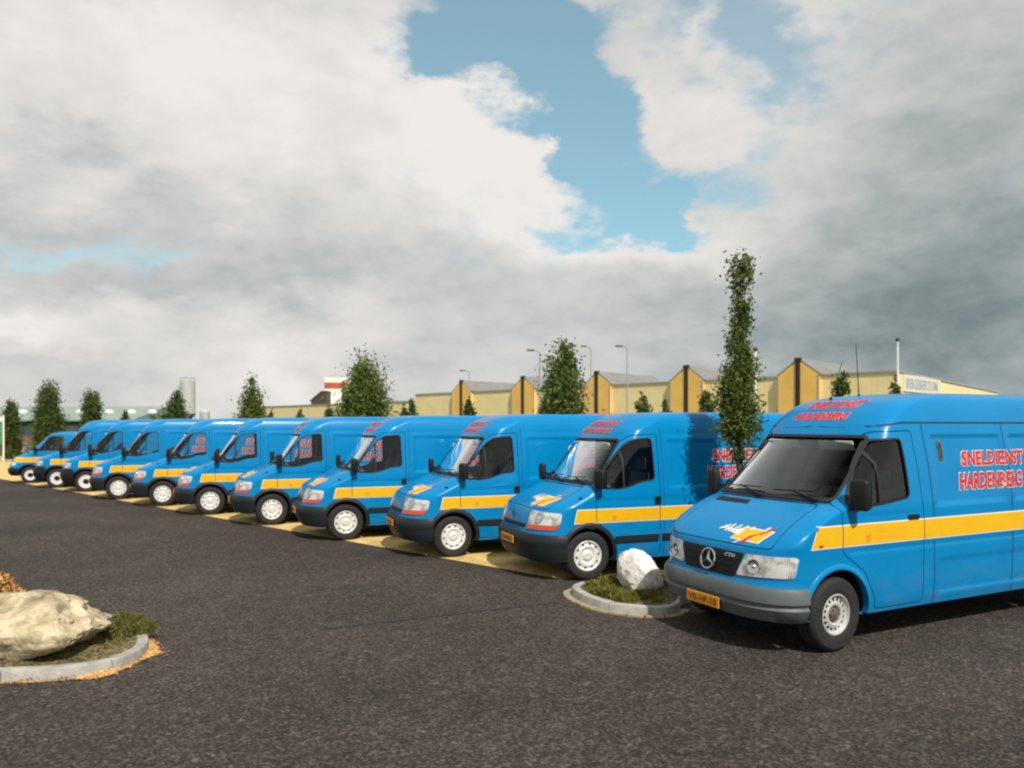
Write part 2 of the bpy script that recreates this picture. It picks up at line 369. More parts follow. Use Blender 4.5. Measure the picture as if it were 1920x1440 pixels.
class Surf:
    """outer skin of a van: x runs back from the nose, y across, z up"""
    def __init__(s, sp):
        T = sp['levels']; z = [t[0] for t in T]; s.sp = sp
        s.x0 = pchip(z, [t[1] for t in T]); s.w = pchip(z, [t[2] for t in T]); s.lc = pchip(z, [t[3] for t in T]); s.m = pchip(z, [t[4] for t in T])
        s.L = sp['length']; s.rr = .14; s.z0, s.z1 = z[0], z[-1]; s.ctrl = z
    def xr(s, z): return s.L-.10*sstep(1.2, s.z1, z)
    def disp(s, x, z):
        d = 0*np.asarray(x, float)
        for (a, b, c, e, dep) in s.sp.get('recess', []):
            q = sstep(a-.016, a+.016, x)*(1-sstep(b-.016, b+.016, x))*sstep(c-.016, c+.016, z)*(1-sstep(e-.016, e+.016, z)); d = d+dep*q
        for (a, b, c, wd, dep) in s.sp.get('swage', []):
            d = d+dep*np.exp(-((z-c)/wd)**2)*sstep(a, a+.08, x)*(1-sstep(b-.08, b, x))
        return d
    def hw(s, x, z, plain=False):
        x = np.asarray(x, float); W_ = s.w(z); q = np.clip((x-s.x0(z))/s.lc(z), 0, 1)
        h = W_*np.power(np.maximum(1-(1-q)**2, 1e-9), 1/s.m(z))
        e = np.clip(x-(s.xr(z)-s.rr), 0, s.rr); h = h-(s.rr-np.sqrt(np.maximum(s.rr**2-e**2, 0)))
        return h if plain else h-s.disp(x, z)
    def xf(s, y, z):
        r = np.clip(np.abs(y)/s.w(z), 0, 1); return s.x0(z)+s.lc(z)*(1-np.sqrt(np.maximum(1-r**s.m(z), 0)))
    def side(s, sg=-1):
        def f(x, z, off):
            e = .004; h = float(s.hw(x, z)); nx = -(float(s.hw(x+e, z))-float(s.hw(x-e, z)))/(2*e); nz = -(float(s.hw(x, z+e))-float(s.hw(x, z-e)))/(2*e)
            n = Vector((nx, 1, nz)).normalized(); return Vector((x+n.x*off, sg*(h+n.y*off), z+n.z*off))
        return f
    def front(s, y, z, off):
        e = .004; x = float(s.xf(y, z)); gy = (float(s.xf(y+e, z))-float(s.xf(y-e, z)))/(2*e); gz = (float(s.xf(y, z+e))-float(s.xf(y, z-e)))/(2*e)
        gy = max(-6, min(6, gy)); n = Vector((-1, gy, gz)).normalized(); return Vector((x+n.x*off, y+n.y*off, z+n.z*off))
    def half(s, z, ns, off=0):
        W_ = float(s.w(z)); m = float(s.m(z)); lc = float(s.lc(z)); x0 = float(s.x0(z)); xr = float(s.xr(z))
        yy = list(np.linspace(0, .82, 15)); ph0 = math.asin(.82**(m/2))
        ph = np.linspace(ph0, math.pi/2, 13)[1:]
        X = [x0+lc*(1-math.sqrt(1-v**m)) for v in yy]+[x0+lc*(1-math.cos(p)) for p in ph]
        Y = [W_*v for v in yy]+[W_*math.sin(p)**(2/m) for p in ph]
        xs = np.linspace(x0+lc, xr-s.rr, ns+1)[1:]; ys = s.hw(xs, np.full(len(xs), z))
        X += list(xs); Y += list(ys)
        for t in np.linspace(0, math.pi/2, 5)[1:]: X.append(xr-s.rr+s.rr*math.sin(t)); Y.append(W_-s.rr*(1-math.cos(t)))
        for v in np.linspace(1, 0, 7)[1:]: X.append(xr); Y.append((W_-s.rr)*v)
        return X, Y
    def shell(s, dz=.035, ns=150, off=0):
        zs = sorted(set([round(z, 4) for z in s.ctrl]+[round(v, 4) for v in np.arange(s.z0, s.z1, dz)]))
        zs = [z for i, z in enumerate(zs) if i == 0 or z-zs[i-1] > .008]
        zt = s.z1
        if zs[-1] < zt: zs.append(zt)
        V = []; n = None
        for z in zs:
            zz = z
            X, Y = s.half(z, ns)
            X = np.array(X); Y = np.array(Y)
            if off:
                X = np.where(X < s.L*.5, X+off, X-off); Y = np.maximum(Y-off, 0)
            k = len(X); ring = [(X[i], -Y[i], zz) for i in range(k)]+[(X[i], Y[i], zz) for i in range(k-2, 0, -1)]
            n = len(ring); V += ring
        Fs = []
        for i in range(len(zs)-1):
            a = i*n; b = a+n
            for j in range(n): Fs.append((a+j, a+(j+1) % n, b+(j+1) % n, b+j))
        Fs.append(tuple(range(n))[::-1]); t = (len(zs)-1)*n; Fs.append(tuple(range(t, t+n)))
        me = bpy.data.meshes.new('shell'); me.from_pydata(V, [], Fs); me.update()
        bm = bmesh.new(); bm.from_mesh(me); bmesh.ops.recalc_face_normals(bm, faces=bm.faces); bm.to_mesh(me); bm.free()
        return me
def as_mesh(x):
    if isinstance(x, bmesh.types.BMesh):
        me = bpy.data.meshes.new('c'); x.to_mesh(me); x.free(); return me
    return x
def boolean(A, B, op):
    B = as_mesh(B)
    for me in (A, B):
        if not me.materials: [me.materials.append(M[k]) for k in ('blue', 'inside', 'rubber')]
    a = bpy.data.objects.new('a', A); b = bpy.data.objects.new('b', B); COL.objects.link(a); COL.objects.link(b)
    out = None
    for solver in ('MANIFOLD', 'EXACT'):
        md = a.modifiers.new('m', 'BOOLEAN'); md.operation = op; md.object = b; md.solver = solver; md.material_mode = 'INDEX'
        bpy.context.view_layer.update()
        out = bpy.data.meshes.new_from_object(a.evaluated_get(bpy.context.evaluated_depsgraph_get()))
        a.modifiers.clear()
        if len(out.polygons) > 4 and not (op == 'DIFFERENCE' and len(out.polygons) == len(A.polygons) and solver == 'MANIFOLD'): break
    bpy.data.objects.remove(a); bpy.data.objects.remove(b); return out
def cylinder_y(cx, cz, r, y0, y1, n=40, mi=1):
    return prism([(cx+r*math.cos(2*math.pi*k/n), cz+r*math.sin(2*math.pi*k/n)) for k in range(n)], lambda u, v: (u, y0, v), lambda u, v: (u, y1, v), mi)

def make_wheel(sp, parent, x, sg):
    Rw, w = sp['wheel_r'], .21
    e = empty('wheel'); e.parent = parent; e.location = (x, sg*(sp['track']-w/2), Rw); e.rotation_euler = (0, 0, 0 if sg < 0 else math.pi)
    rr = sp['rim_r']
    bm = bmesh.new()
    lathe(bm, [(rr-.015, -.09), (rr, .098), (rr+.02, .109), (rr+.06, .112), (Rw-.035, .108), (Rw-.012, .092), (Rw, .07), (Rw, .035), (Rw-.008, .033), (Rw-.008, .025), (Rw, .023), (Rw, -.023), (Rw-.008, -.025), (Rw-.008, -.033), (Rw, -.035), (Rw, -.07), (Rw-.012, -.092), (Rw-.04, -.108), (rr+.02, -.109), (rr-.015, -.09)], 56)
    bobj('tyre', bm, M['tyre'], e, 28)
    bm = bmesh.new(); st = sp['rim']
    if st == 'slotted':
        n = 64
        lathe(bm, [(rr, .095), (rr-.012, .100), (rr-.022, .070), (rr-.045, .062)], n)
        lathe(bm, [(rr-.030, .050), (rr-.040, .066), (rr-.075, .074), (rr-.10, .082), (.088, .075), (.082, .050)], n, hole=lambda i, k: i == 1 and k % 4 in (0, 1) )
        bobj('rim', bm, M['steel'], e, 30)
        bm = bmesh.new(); lathe(bm, [(.084, .045), (.070, .052), (.066, .075), (.040, .082), (.034, .095), (.001, .097)], 24)
        for k in range(6):
            t = k*math.pi/3
            bmesh.ops.create_cone(bm, cap_ends=True, segments=6, radius1=.009, radius2=.009, depth=.02, matrix=Matrix.Translation((.056*math.cos(t), -.085, .056*math.sin(t))) @ Matrix.Rotation(R(90), 4, 'X'))
        bobj('hub', bm, M['dull'], e, 30)
    elif st == 'capped':
        n = 60
        lathe(bm, [(rr, .094), (rr-.010, .102), (rr-.022, .098), (rr-.036, .082), (rr-.062, .088), (rr-.088, .098), (rr-.10, .092), (.085, .080), (.072, .092), (.045, .102), (.03, .098), (.001, .099)], n, hole=lambda i, k: i == 3 and k % 6 in (0, 1))
        bobj('rim', bm, M['hubcap'], e, 30)
    else:
        n = 48
        lathe(bm, [(rr, .094), (rr-.010, .100), (rr-.024, .085), (rr-.05, .080), (.095, .090), (.090, .060)], n)
        bobj('rim', bm, M['hubcap'], e, 30)
        bm = bmesh.new(); lathe(bm, [(.098, .058), (.08, .066), (.05, .10), (.001, .105)], 24); bobj('hub', bm, M['black'], e, 30)
    bm = bmesh.new(); lathe(bm, [(rr-.01, .03), (.001, .03)], 32); bobj('brake_drum', bm, M['well'], e)

def make_van(sp):
    S = Surf(sp); SL, SR = S.side(-1), S.side(1)
    root = empty(sp['name'])
    body = S.shell(.026, 230)
    # hollow cab
    cav = S.shell(.07, 60, .05); xb, x_fw = sp['bulkhead'], sp['firewall']
    cav = boolean(cav, prism([(x_fw, .62), (xb, .62), (xb, sp['cab_top']), (x_fw, sp['cab_top'])], lambda u, v: (u, -1.5, v), lambda u, v: (u, 1.5, v), 1), 'INTERSECT')
    for p in cav.polygons: p.material_index = 1
    body = boolean(body, cav, 'DIFFERENCE')
    ws = sp['screen']; wpoly = rounded([(-ws[1], ws[0]), (ws[1], ws[0]), (ws[3], ws[2]), (-ws[3], ws[2])], .05)
    body = boolean(body, prism(wpoly, lambda u, v: (.3, u, v), lambda u, v: (xb-.05, u, v), 2), 'DIFFERENCE')
    gpoly = rounded(sp['window'], .06)
    body = boolean(body, prism(gpoly, lambda u, v: (u, -1.4, v), lambda u, v: (u, 1.4, v), 2), 'DIFFERENCE')
    Rw = sp['wheel_r']
    for wx in sp['axles']:
        for sg in (-1, 1):
            body = boolean(body, cylinder_y(wx, sp['arch_z'], sp['arch_r'], sg*.60, sg*1.3), 'DIFFERENCE')
    # doors and bonnet are cut out of the skin as panels of their own
    dpoly = rounded(sp['door'], .05); doors = {}
    for sg in (-1, 1):
        cut = lambda p: prism(p, lambda u, v: (u, sg*.55, v), lambda u, v: (u, sg*1.3, v), 1)
        d = boolean(body, cut(inset(dpoly, .0045)), 'INTERSECT'); body = boolean(body, cut(inset(dpoly, -.0045)), 'DIFFERENCE')
        shade(d); doors[sg] = mobj('door', d, None, root)
    bp = rounded(sp['bonnet'], .06)
    cut = lambda p: prism(p, lambda u, v: (-.3, u, v), lambda u, v: (1.02, u, v), 1)
    bn = boolean(body, cut(inset(bp, .0045)), 'INTERSECT'); body = boolean(body, cut(inset(bp, -.0045)), 'DIFFERENCE')
    shade(bn); mobj('bonnet', bn, None, root)
    shade(body); mobj('body', body, None, root)
    # glass
    bm = bmesh.new(); patch(bm, inset(wpoly, -.02), S.front, -.014, 0, 28, 10); bmesh.ops.reverse_faces(bm, faces=bm.faces); wsc = bobj('windscreen', bm, M['screen'], root, rec=False)
    bm = bmesh.new(); ring_strip(bm, inset(wpoly, -.022), inset(wpoly, .010), S.front, .009, 14); bobj('windscreen_seal', bm, M['rubber'], wsc)
    for sg, mp in ((-1, SL), (1, SR)):
        bm = bmesh.new(); patch(bm, inset(gpoly, -.015), mp, -.014, 0, 14, 5); [bmesh.ops.reverse_faces(bm, faces=bm.faces) for _ in (1,) if sg > 0]; g = bobj('side_window', bm, M['glass'], doors[sg], rec=False)
        bm = bmesh.new(); ring_strip(bm, inset(gpoly, -.014), inset(gpoly, .008), mp, .004, 3)
        xd = sp['divider']
        vv = [p[1] for p in gpoly]
        for i, (a, b) in enumerate(zip(gpoly, gpoly[1:]+gpoly[:1])): pass
        lo, hi = [], []
        for i in range(len(gpoly)):
            (a, c), (b, d2) = gpoly[i], gpoly[(i+1) % len(gpoly)]
            if (a-xd)*(b-xd) <= 0 and abs(b-a) > 1e-5: lo.append(c+(d2-c)*(xd-a)/(b-a))
        if lo: patch(bm, [(xd-.014, min(lo)), (xd+.014, min(lo)), (xd+.014, max(lo)), (xd-.014, max(lo))], mp, .002, .02, 1, 4)
        bobj('window_seal', bm, M['rubber'], doors[sg])
        hx, hzz, hw_, hh = sp['handle']
        bm = bmesh.new(); patch(bm, rounded([(hx-hw_, hzz-hh), (hx+hw_, hzz-hh), (hx+hw_, hzz+hh), (hx-hw_, hzz+hh)], .02), mp, .014, .02, 4, 2); bobj('door_handle', bm, M['black'], doors[sg])
        # mirror
        mx, mz, mw, mh, my = sp['mirror']
        bm = bmesh.new(); y = float(S.hw(mx+.16, mz))
        box(bm, (mx, sg*(y+my), mz), (.10, mw, mh), .035, 3, Matrix.Rotation(R(sg*-12), 3, 'Z'))
        for q in (-.1, -.38): tube(bm, [(mx+.10, sg*(y-.05), mz+q*mh-.02), (mx+.02, sg*(y+my-mw*.3), mz+q*mh)], .026, 6)
        patch(bm, [(mx-.01, mz-mh*.52), (mx+.22, mz-mh*.45), (mx+.10, mz+mh*.05)], mp, .03, .04, 4, 2); mo = bobj('mirror', bm, M['black'], root)
        bm = bmesh.new(); box(bm, (mx+.052, sg*(y+my)+.012*sg, mz), (.006, mw*.78, mh*.82), 0, 2, Matrix.Rotation(R(sg*-12), 3, 'Z')); bobj('mirror_glass', bm, M['chrome'], mo)
        # stripe
        xa, xe, za, zb, sl = sp['stripe']; dx0, dx1 = min(p[0] for p in sp['door']), max(p[0] for p in sp['door'])
        cuts = [xa]+[c for c in (dx0 if sp.get('stripe_split', 1) else 0, dx1) if xa+.05 < c < xe-.1]+[xe]
        for k, (a, b) in enumerate(zip(cuts, cuts[1:])):
            a2, b2 = a+(.006 if k else 0), b-(.006 if b != xe else 0)
            la = sl if k == 0 else 0; lb = sl if b == xe else 0
            bm = bmesh.new(); patch(bm, [(a2, za), (b2-lb, za), (b2, zb), (a2+la, zb)] , mp, .0075, 0, 40, 3, 0)
            patch(bm, [(a2-(.012 if k == 0 else 0), za-.012), (b2-lb+(.012 if lb else 0), za-.012), (b2+(.012 if lb else 0), zb+.012), (a2+la-(.012 if k == 0 else 0), zb+.012)], mp, .0045, 0, 40, 3, 1)
            bobj('stripe', bm, [M['yellow'], M['white_film']], root, rec=False)
        # arch lip
        for wx in sp['axles']:
            bm = bmesh.new(); prev = None; r0 = sp['arch_r']-.006; fw, fb = sp['flare']
            for k in range(29):
                t = R(-38+256*k/28); ring = []
                for (dr, o) in ((0, -.05), (0, fb*.9), (fw*.35, fb), (fw*.8, fb*.6), (fw, .001), (fw, -.03)):
                    px, pz = wx+(r0+dr)*math.cos(t), sp['arch_z']+(r0+dr)*math.sin(t)
                    if pz < S.z0+.01: pz = S.z0+.01
                    h = float(S.hw(px, pz, True)); ring.append(bm.verts.new((px, sg*(h+o), pz)))
                if prev:
                    for j in range(5): bm.faces.new((prev[j], ring[j], ring[j+1], prev[j+1]))
                prev = ring
            bobj('wheel_arch', bm, sp['flare_mat'], root, 50)
        if 'rub' in sp:
            for (a, b) in sp['rub_spans']:
                bm = bmesh.new(); z0, z1 = sp['rub']; patch(bm, [(a, z0), (b, z0), (b, z1), (a, z1)], mp, .022, .03, 20, 3); bobj('side_moulding', bm, M['charcoal'], root)
        # headlights
        bm = bmesh.new(); hp = [(sg*a, b) for a, b in sp['headlight']]; patch(bm, rounded(hp, .03), S.front, .010, .04, 22, 5); hl = bobj('headlight', bm, M['lamp'], root)
        for nm, pl, mm in sp.get('lens', []):
            bm = bmesh.new(); patch(bm, rounded([(sg*a, b) for a, b in pl], .015), S.front, .014, .02, 18, 2); bobj(nm, bm, mm, hl)
        bm = bmesh.new(); c = S.front(sg*sp['bulb'][0], sp['bulb'][1], .0145); n = (S.front(sg*sp['bulb'][0], sp['bulb'][1], .03)-c).normalized()
        q = Vector((0, -1, 0)).rotation_difference(n).to_matrix().to_4x4()
        rg = lathe(bm, [(.074, -.004), (.070, .004), (.062, .003), (.050, -.001), (.022, -.001), (.018, .004), (.001, .006)], 22); bmesh.ops.transform(bm, matrix=Matrix.Translation(c) @ q, verts=bm.verts)
        bobj('reflector', bm, M['chrome'], hl)
        for wx in sp['axles']: make_wheel(sp, root, wx, sg)
    # bumper wrapped round the nose
    bz = sp['bumper']; bm = bmesh.new(); prev = None; xe = sp['bumper_end']
    st = []
    for t in np.linspace(0, 1, 6)[:-1]: st.append(('s', -1, xe+(0)*(1-t), t))
    cols = []
    base = [('x', -1, xe-(xe-.30)*t) for t in np.linspace(0, 1, 5)[:-1]]+[('y', y) for y in np.linspace(-.955, .955, 31)]+[('x', 1, xe-(xe-.30)*t) for t in np.linspace(1, 0, 5)[1:]]
    for c in base:
        ring = []
        for (z, o, i) in bz:
            if c[0] == 'x':
                p = (S.side(c[1]))(max(c[2], float(S.xf(float(S.w(z))*.97, z))), z, o)
            else:
                p = S.front(c[1]*float(S.w(z)), z, o)
            ring.append(bm.verts.new(p))
        if prev:
            for j in range(len(ring)-1):
                f = bm.faces.new((prev[j], ring[j], ring[j+1], prev[j+1])); f.material_index = bz[j][2]
        prev = ring
    bmp = bobj('bumper', bm, sp['bumper_mats'], root, 40)
    # number plate
    pz, ph, pw = sp['plate']; bm = bmesh.new(); px = float(S.x0(pz))-sp['plate_off']
    box(bm, (px, 0, pz), (.014, pw, ph), .004, 1); pl = bobj('number_plate', bm, M['plate'], root)
    bm = bmesh.new(); mpp = lambda u, v, o: Vector((px-.007-o, -u, pz+v))
    if sp.get('plate_text'): text_on(bm, sp['plate_text'], mpp, -pw*.43, pw*.43, -ph*.30, ph*.30, .0015, .012, 0)
    else:
        for k in range(6): patch(bm, [(-.19+.066*k, -.028), (-.15+.066*k, -.028), (-.15+.066*k, .028), (-.19+.066*k, .028)], mpp, .0015, 0, 1, 1)
    bobj('plate_characters', bm, M['ink'], pl)
    # grille
    gpl = sp['grille']; bm = bmesh.new(); patch(bm, rounded(gpl, .03), S.front, .008, .03, 22, 4); gr = bobj('grille', bm, M['black'], root)
    gz0, gz1 = min(p[1] for p in gpl), max(p[1] for p in gpl); gw = sp['slat_w']
    for k in range(sp['slats']):
        z = gz0+(gz1-gz0)*(k+1)/(sp['slats']+1); bm = bmesh.new(); patch(bm, [(-gw, z-.007), (gw, z-.007), (gw, z+.007), (-gw, z+.007)], S.front, .022, .016, 16, 1); bobj('grille_slat', bm, M['black'], gr)
    sp['emblem'](S, gr)
    # wipers and cowl
    zc = ws[0]
    for y0, y1 in sp['wipers']:
        bm = bmesh.new(); a = S.front(y0, zc-.03, .03); b = S.front((y0*.35+y1*.65), zc+.045, .035); c0, c1 = S.front(y0*.9+y1*.1, zc+.05, .028), S.front(y1, zc+.035, .028)
        tube(bm, [a, b], [.012, .008], 6); tube(bm, [c0, (c0+c1)/2+Vector((-.006, 0, 0)), c1], .008, 6); box(bm, a, (.04, .04, .03), .008); bobj('wiper', bm, M['black'], root)
    bm = bmesh.new(); patch(bm, [(-ws[1]+.02, zc-.042), (ws[1]-.02, zc-.042), (ws[1]-.02, zc-.024), (-ws[1]+.02, zc-.024)], S.front, .003, .01, 20, 1); bobj('cowl', bm, M['black'], root)
    # cab
    xs = float(S.x0(zc)); bm = bmesh.new()
    dp = [(x_fw+.20, .8), (xs+.32, .8), (xs+.40, 1.05), (xs+.36, zc-.10), (xs+.12, zc-.07), (x_fw+.20, zc-.38)]
    bm = prism(dp, lambda u, v: (u, -.80, v), lambda u, v: (u, .80, v)); bobj('dashboard', bm, M['dash'], root)
    for y in sp['seats']:
        bm = bmesh.new(); sx = sp['seat_x']; box(bm, (sx-.18, y, .88), (.48, .46, .16), .05, 3); box(bm, (sx+.10, y, 1.22), (.14, .46, .62), .05, 3, Matrix.Rotation(R(12), 3, 'Y')); box(bm, (sx+.17, y, 1.66), (.09, .26, .20), .04, 3); bobj('seat', bm, M['seat'], root)
    bm = bmesh.new(); c = Vector((xs+.50, -.42, zc+.0)); rt = Matrix.Rotation(R(-62), 3, 'Y')
    pts = [c+rt @ Vector((.20*math.cos(t), .20*math.sin(t), 0)) for t in np.linspace(0, 2*math.pi, 25)]; tube(bm, pts, .015, 6, False)
    for t in (0, 2.1, 4.2): tube(bm, [c, c+rt @ Vector((.2*math.cos(t), .2*math.sin(t), 0))], .012, 5)
    tube(bm, [c, c+Vector((-.28, 0, -.2))], .03, 6); bobj('steering_wheel', bm, M['black'], root)
    zt = ws[2]; xt = float(S.x0(zt))
    for y in (-.37, .37):
        bm = bmesh.new(); box(bm, (xt+.02, y, zt-.09), (.015, .46, .11), .006, 2, Matrix.Rotation(R(-25), 3, 'Y')); bobj('sun_visor', bm, M['visor'], root)
    # floor pan and rear bumper
    bm = bmesh.new(); box(bm, (S.L*.5, 0, S.z0-.05), (S.L-1.2, 1.3, .12), .03); bobj('underbody', bm, M['well'], root)
    bm = bmesh.new(); box(bm, (S.L+.02, 0, .47), (.14, 1.7, .18), .04, 3); bobj('rear_bumper', bm, sp['bumper_mats'][0], root)
    for sg in (-1, 1):
        bm = bmesh.new(); box(bm, (S.L-.02, sg*.86, 1.05), (.08, .12, .42), .02); bobj('tail_lamp', bm, M['amber'], root)
    # lettering on the flank, on the cap and the bonnet logo
    for key, mp in (('flank_text', SL),):
        for (s_, u0, u1, v0, v1) in sp.get(key, []):
            bm = bmesh.new(); text_on(bm, s_, mp, u0, u1, v0, v1, .0035, .076, .16, 1, .076); text_on(bm, s_, mp, u0+.009, u1-.009, v0, v1, .0060, .044, .16, 0, .044)
            bobj('lettering', bm, [M['red'], M['white_film']], root, 0, rec=False)
    for (s_, u0, u1, v0, v1) in sp.get('cap_text', []):
        mp = lambda u, v, o: S.front(-u, v, o)
        bm = bmesh.new(); text_on(bm, s_, mp, u0, u1, v0, v1, .004, .075, .25, 1, .075); text_on(bm, s_, mp, u0+.008, u1-.008, v0, v1, .0075, .04, .25, 0, .04)
        bobj('lettering', bm, [M['red'], M['pink']], root, 0, rec=False)
    lg = sp['logo']; mp = lambda u, v, o: S.front(-(lg[0]+u*lg[2]), lg[1]+v*lg[3], o)
    bm = bmesh.new()
    patch(bm, [(.30, .02), (1.0, -.05), (1.12, .95), (.42, 1.0)], mp, .0035, 0, 10, 4, 0)
    patch(bm, [(.28, -.06), (1.02, -.13), (1.15, 1.02), (.40, 1.08)], mp, .0018, 0, 10, 4, 1)
    rl = random.Random(11)
    for k in range(11):                                              # ragged white brush strokes trailing off from the yellow field
        u = .40-.055*k; h = .62*(1-.055*k)*rl.uniform(.55, 1.0); v = .30+.035*k+rl.uniform(-.08, .10)
        patch(bm, [(u-.035, v), (u+.012, v-.03), (u+.065, v+h), (u+.020, v+h+.05)], mp, .0045+.0001*k, 0, 2, 3, 1)
    for k in range(4): patch(bm, [(.05+.17*k, .92), (.10+.17*k, .86), (.14+.17*k, 1.12), (.09+.17*k, 1.16)], mp, .0055, 0, 1, 2, 1)
    patch(bm, [(.58, -.35), (.68, -.25), (.80, .42), (.70, .36)], mp, .006, 0, 3, 3, 2); patch(bm, [(.70, .36), (.79, .40), (.90, .62), (.80, .55)], mp, .006, 0, 3, 3, 2)
    patch(bm, [(.84, .55), (.93, .60), (1.14, 1.35), (1.06, 1.25)], mp, .006, 0, 3, 3, 2)
    patch(bm, [(.44, -.42), (.50, -.38), (.58, -.10), (.53, -.12)], mp, .005, 0, 2, 2, 1); patch(bm, [(.90, 1.05), (.96, 1.05), (1.0, 1.30), (.95, 1.30)], mp, .005, 0, 2, 2, 1)
    bobj('bonnet_logo', bm, [M['yellow'], M['white_film'], M['red']], root, 0, rec=False)
    # small print on the stripe
    xa, xe, za, zb, sl = sp['stripe']; bm = bmesh.new(); px = sp['print_x']; hgt = zb-za
    patch(bm, [(px, za+.10*hgt), (px+.05, za+.10*hgt), (px+.05, za+.42*hgt), (px, za+.42*hgt)], SL, .0095, 0, 2, 1, 0)
    patch(bm, [(px-.012, za+.36*hgt), (px+.062, za+.36*hgt), (px+.062, za+.50*hgt), (px-.012, za+.50*hgt)], SL, .0105, 0, 2, 1, 0)
    rnd = random.Random(3); u = px+.14
    while u < px+.62:
        wd = rnd.uniform(.015, .03)
        for r_ in (0, 1): 
            if rnd.random() < .85: patch(bm, [(u, za+(.2+.36*r_)*hgt), (u+wd, za+(.2+.36*r_)*hgt), (u+wd, za+(.44+.36*r_)*hgt), (u, za+(.44+.36*r_)*hgt)], SL, .0095, 0, 1, 1, 1)
        u += wd+.014
    tag(bobj('stripe_print', bm, [M['orange_film'], M['orange_soft']], root, 0, rec=False), kind='stuff')
    if 'extra' in sp: sp['extra'](S, SL, SR, root, doors)
    return root

def star_emblem(S, gr):
    c = S.front(0, .845, .03); bm = bmesh.new(); nx = Matrix.Rotation(R(12), 3, 'Y')
    ring = [c+nx @ Vector((0, .105*math.cos(t), .105*math.sin(t))) for t in np.linspace(0, 2*math.pi, 29)]; tube(bm, ring, .010, 6, False)
    for k in range(3):
        t = R(90+120*k); d = nx @ Vector((0, math.cos(t), math.sin(t))); q = nx @ Vector((0, -math.sin(t), math.cos(t))); f = nx @ Vector((-.016, 0, 0))
        a, b, e = bm.verts.new(c+q*.022-d*.012), bm.verts.new(c-q*.022-d*.012), bm.verts.new(c+d*.105); g = bm.verts.new(c+f); h = bm.verts.new(c-f)
        for tri in ((a, e, g), (e, b, g), (e, a, h), (b, e, h)): bm.faces.new(tri)
    bobj('emblem', bm, M['chrome'], gr)
    bm = bmesh.new(); text_on(bm, 'CDI', lambda u, v, o: S.front(-u, v, o), .22, .36, .905, .945, .010, .02, .1); bobj('grille_lettering', bm, M['chrome'], gr, 0, rec=False)
def diamond_emblem(S, gr):
    c = S.front(0, .90, .022); bm = bmesh.new(); o = [(0, .085), (.055, 0), (0, -.085), (-.055, 0)]; i = [(0, .045), (.028, 0), (0, -.045), (-.028, 0)]
    f = lambda y, z, o_: Vector((c.x-o_, c.y+y, c.z+z))
    ring_strip(bm, o, i, f, .012, 2); ring_strip(bm, o, [(a*1.05, b*1.05) for a, b in o], f, .006, 2); bobj('emblem', bm, M['chrome'], gr)
def bar_emblem(S, gr):
    bm = bmesh.new(); patch(bm, [(-.12, .86), (.12, .86), (.12, .89), (-.12, .89)], S.front, .03, .02, 6, 1); bobj('emblem', bm, M['chrome'], gr)

def seam(bm, pts, mp, w=.004, off=.004):
    for (a, b) in zip(pts, pts[1:]):
        n = max(2, int(math.hypot(b[0]-a[0], b[1]-a[1])/.06)); d = Vector((b[0]-a[0], b[1]-a[1])).normalized(); q = Vector((-d.y, d.x))*w; prev = None
        for k in range(n+1):
            t = k/n; u, v = a[0]*(1-t)+b[0]*t, a[1]*(1-t)+b[1]*t
            r = (bm.verts.new(mp(u+q.x, v+q.y, off)), bm.verts.new(mp(u-q.x, v-q.y, off)))
            if prev: bm.faces.new((prev[0], r[0], r[1], prev[1]))
            prev = r
def star_extra(S, SL, SR, root, doors):
    for mp in (SL, SR):
        bm = bmesh.new()
        seam(bm, [(2.34, .34), (2.34, 1.3), (2.29, 2.27)], mp); seam(bm, [(3.75, .34), (3.75, 1.5), (3.72, 2.27)], mp); seam(bm, [(1.62, 2.235), (2.0, 2.285), (6.4, 2.285)], mp, .008)
        bobj('panel_seam', bm, M['rubber'], root, 0, rec=False)
        bm = bmesh.new(); patch(bm, rounded([(2.535, 1.87), (2.60, 1.87), (2.60, 2.09), (2.535, 2.09)], .02), mp, .012, .02, 4, 3); v = bobj('side_vent', bm, M['dull'], root)
        bm = bmesh.new(); patch(bm, rounded([(2.55, 1.885), (2.588, 1.885), (2.588, 2.06), (2.55, 2.06)], .012), mp, .0135, 0, 2, 2); bobj('vent_slot', bm, M['ink'], v, rec=False)
        bm = bmesh.new(); c = mp(.62, 1.075, .012); box(bm, c, (.05, .02, .022), .006); bobj('side_repeater', bm, M['amber'], root)
    bm = bmesh.new(); patch(bm, [(.12, 1.385), (.66, 1.385), (.64, 1.42), (.14, 1.42)], S.front, .006, .01, 8, 1); bobj('bonnet_vent', bm, M['well'], root, rec=False)
    for (y, z, tip, r) in ((.22, 2.565, (.20, .0, .48), .006), (.05, 2.61, (-.05, .0, .64), .007)):
        b = S.front(y, z, 0) if z < 2.6 else Vector((2.42, y, 2.60)); bm = bmesh.new(); tube(bm, [b-Vector((0, 0, .02)), b+Vector((0, 0, .03))], [.022, .014], 8); tube(bm, [b+Vector((0, 0, .02)), b+Vector(tip)], [r, .0035], 6); bobj('antenna', bm, M['black'], root)
def plain_extra(S, SL, SR, root, doors):
    for mp in (SL, SR):
        bm = bmesh.new(); c = mp(.72, 1.19, .010); box(bm, c, (.05, .02, .03), .006); bobj('side_repeater', bm, M['black'], root)
        bm = bmesh.new(); x1 = S.sp['seam_x']; seam(bm, [(x1, S.z0+.02), (x1, S.sp['cab_top'])], mp); bobj('panel_seam', bm, M['rubber'], root, 0, rec=False)

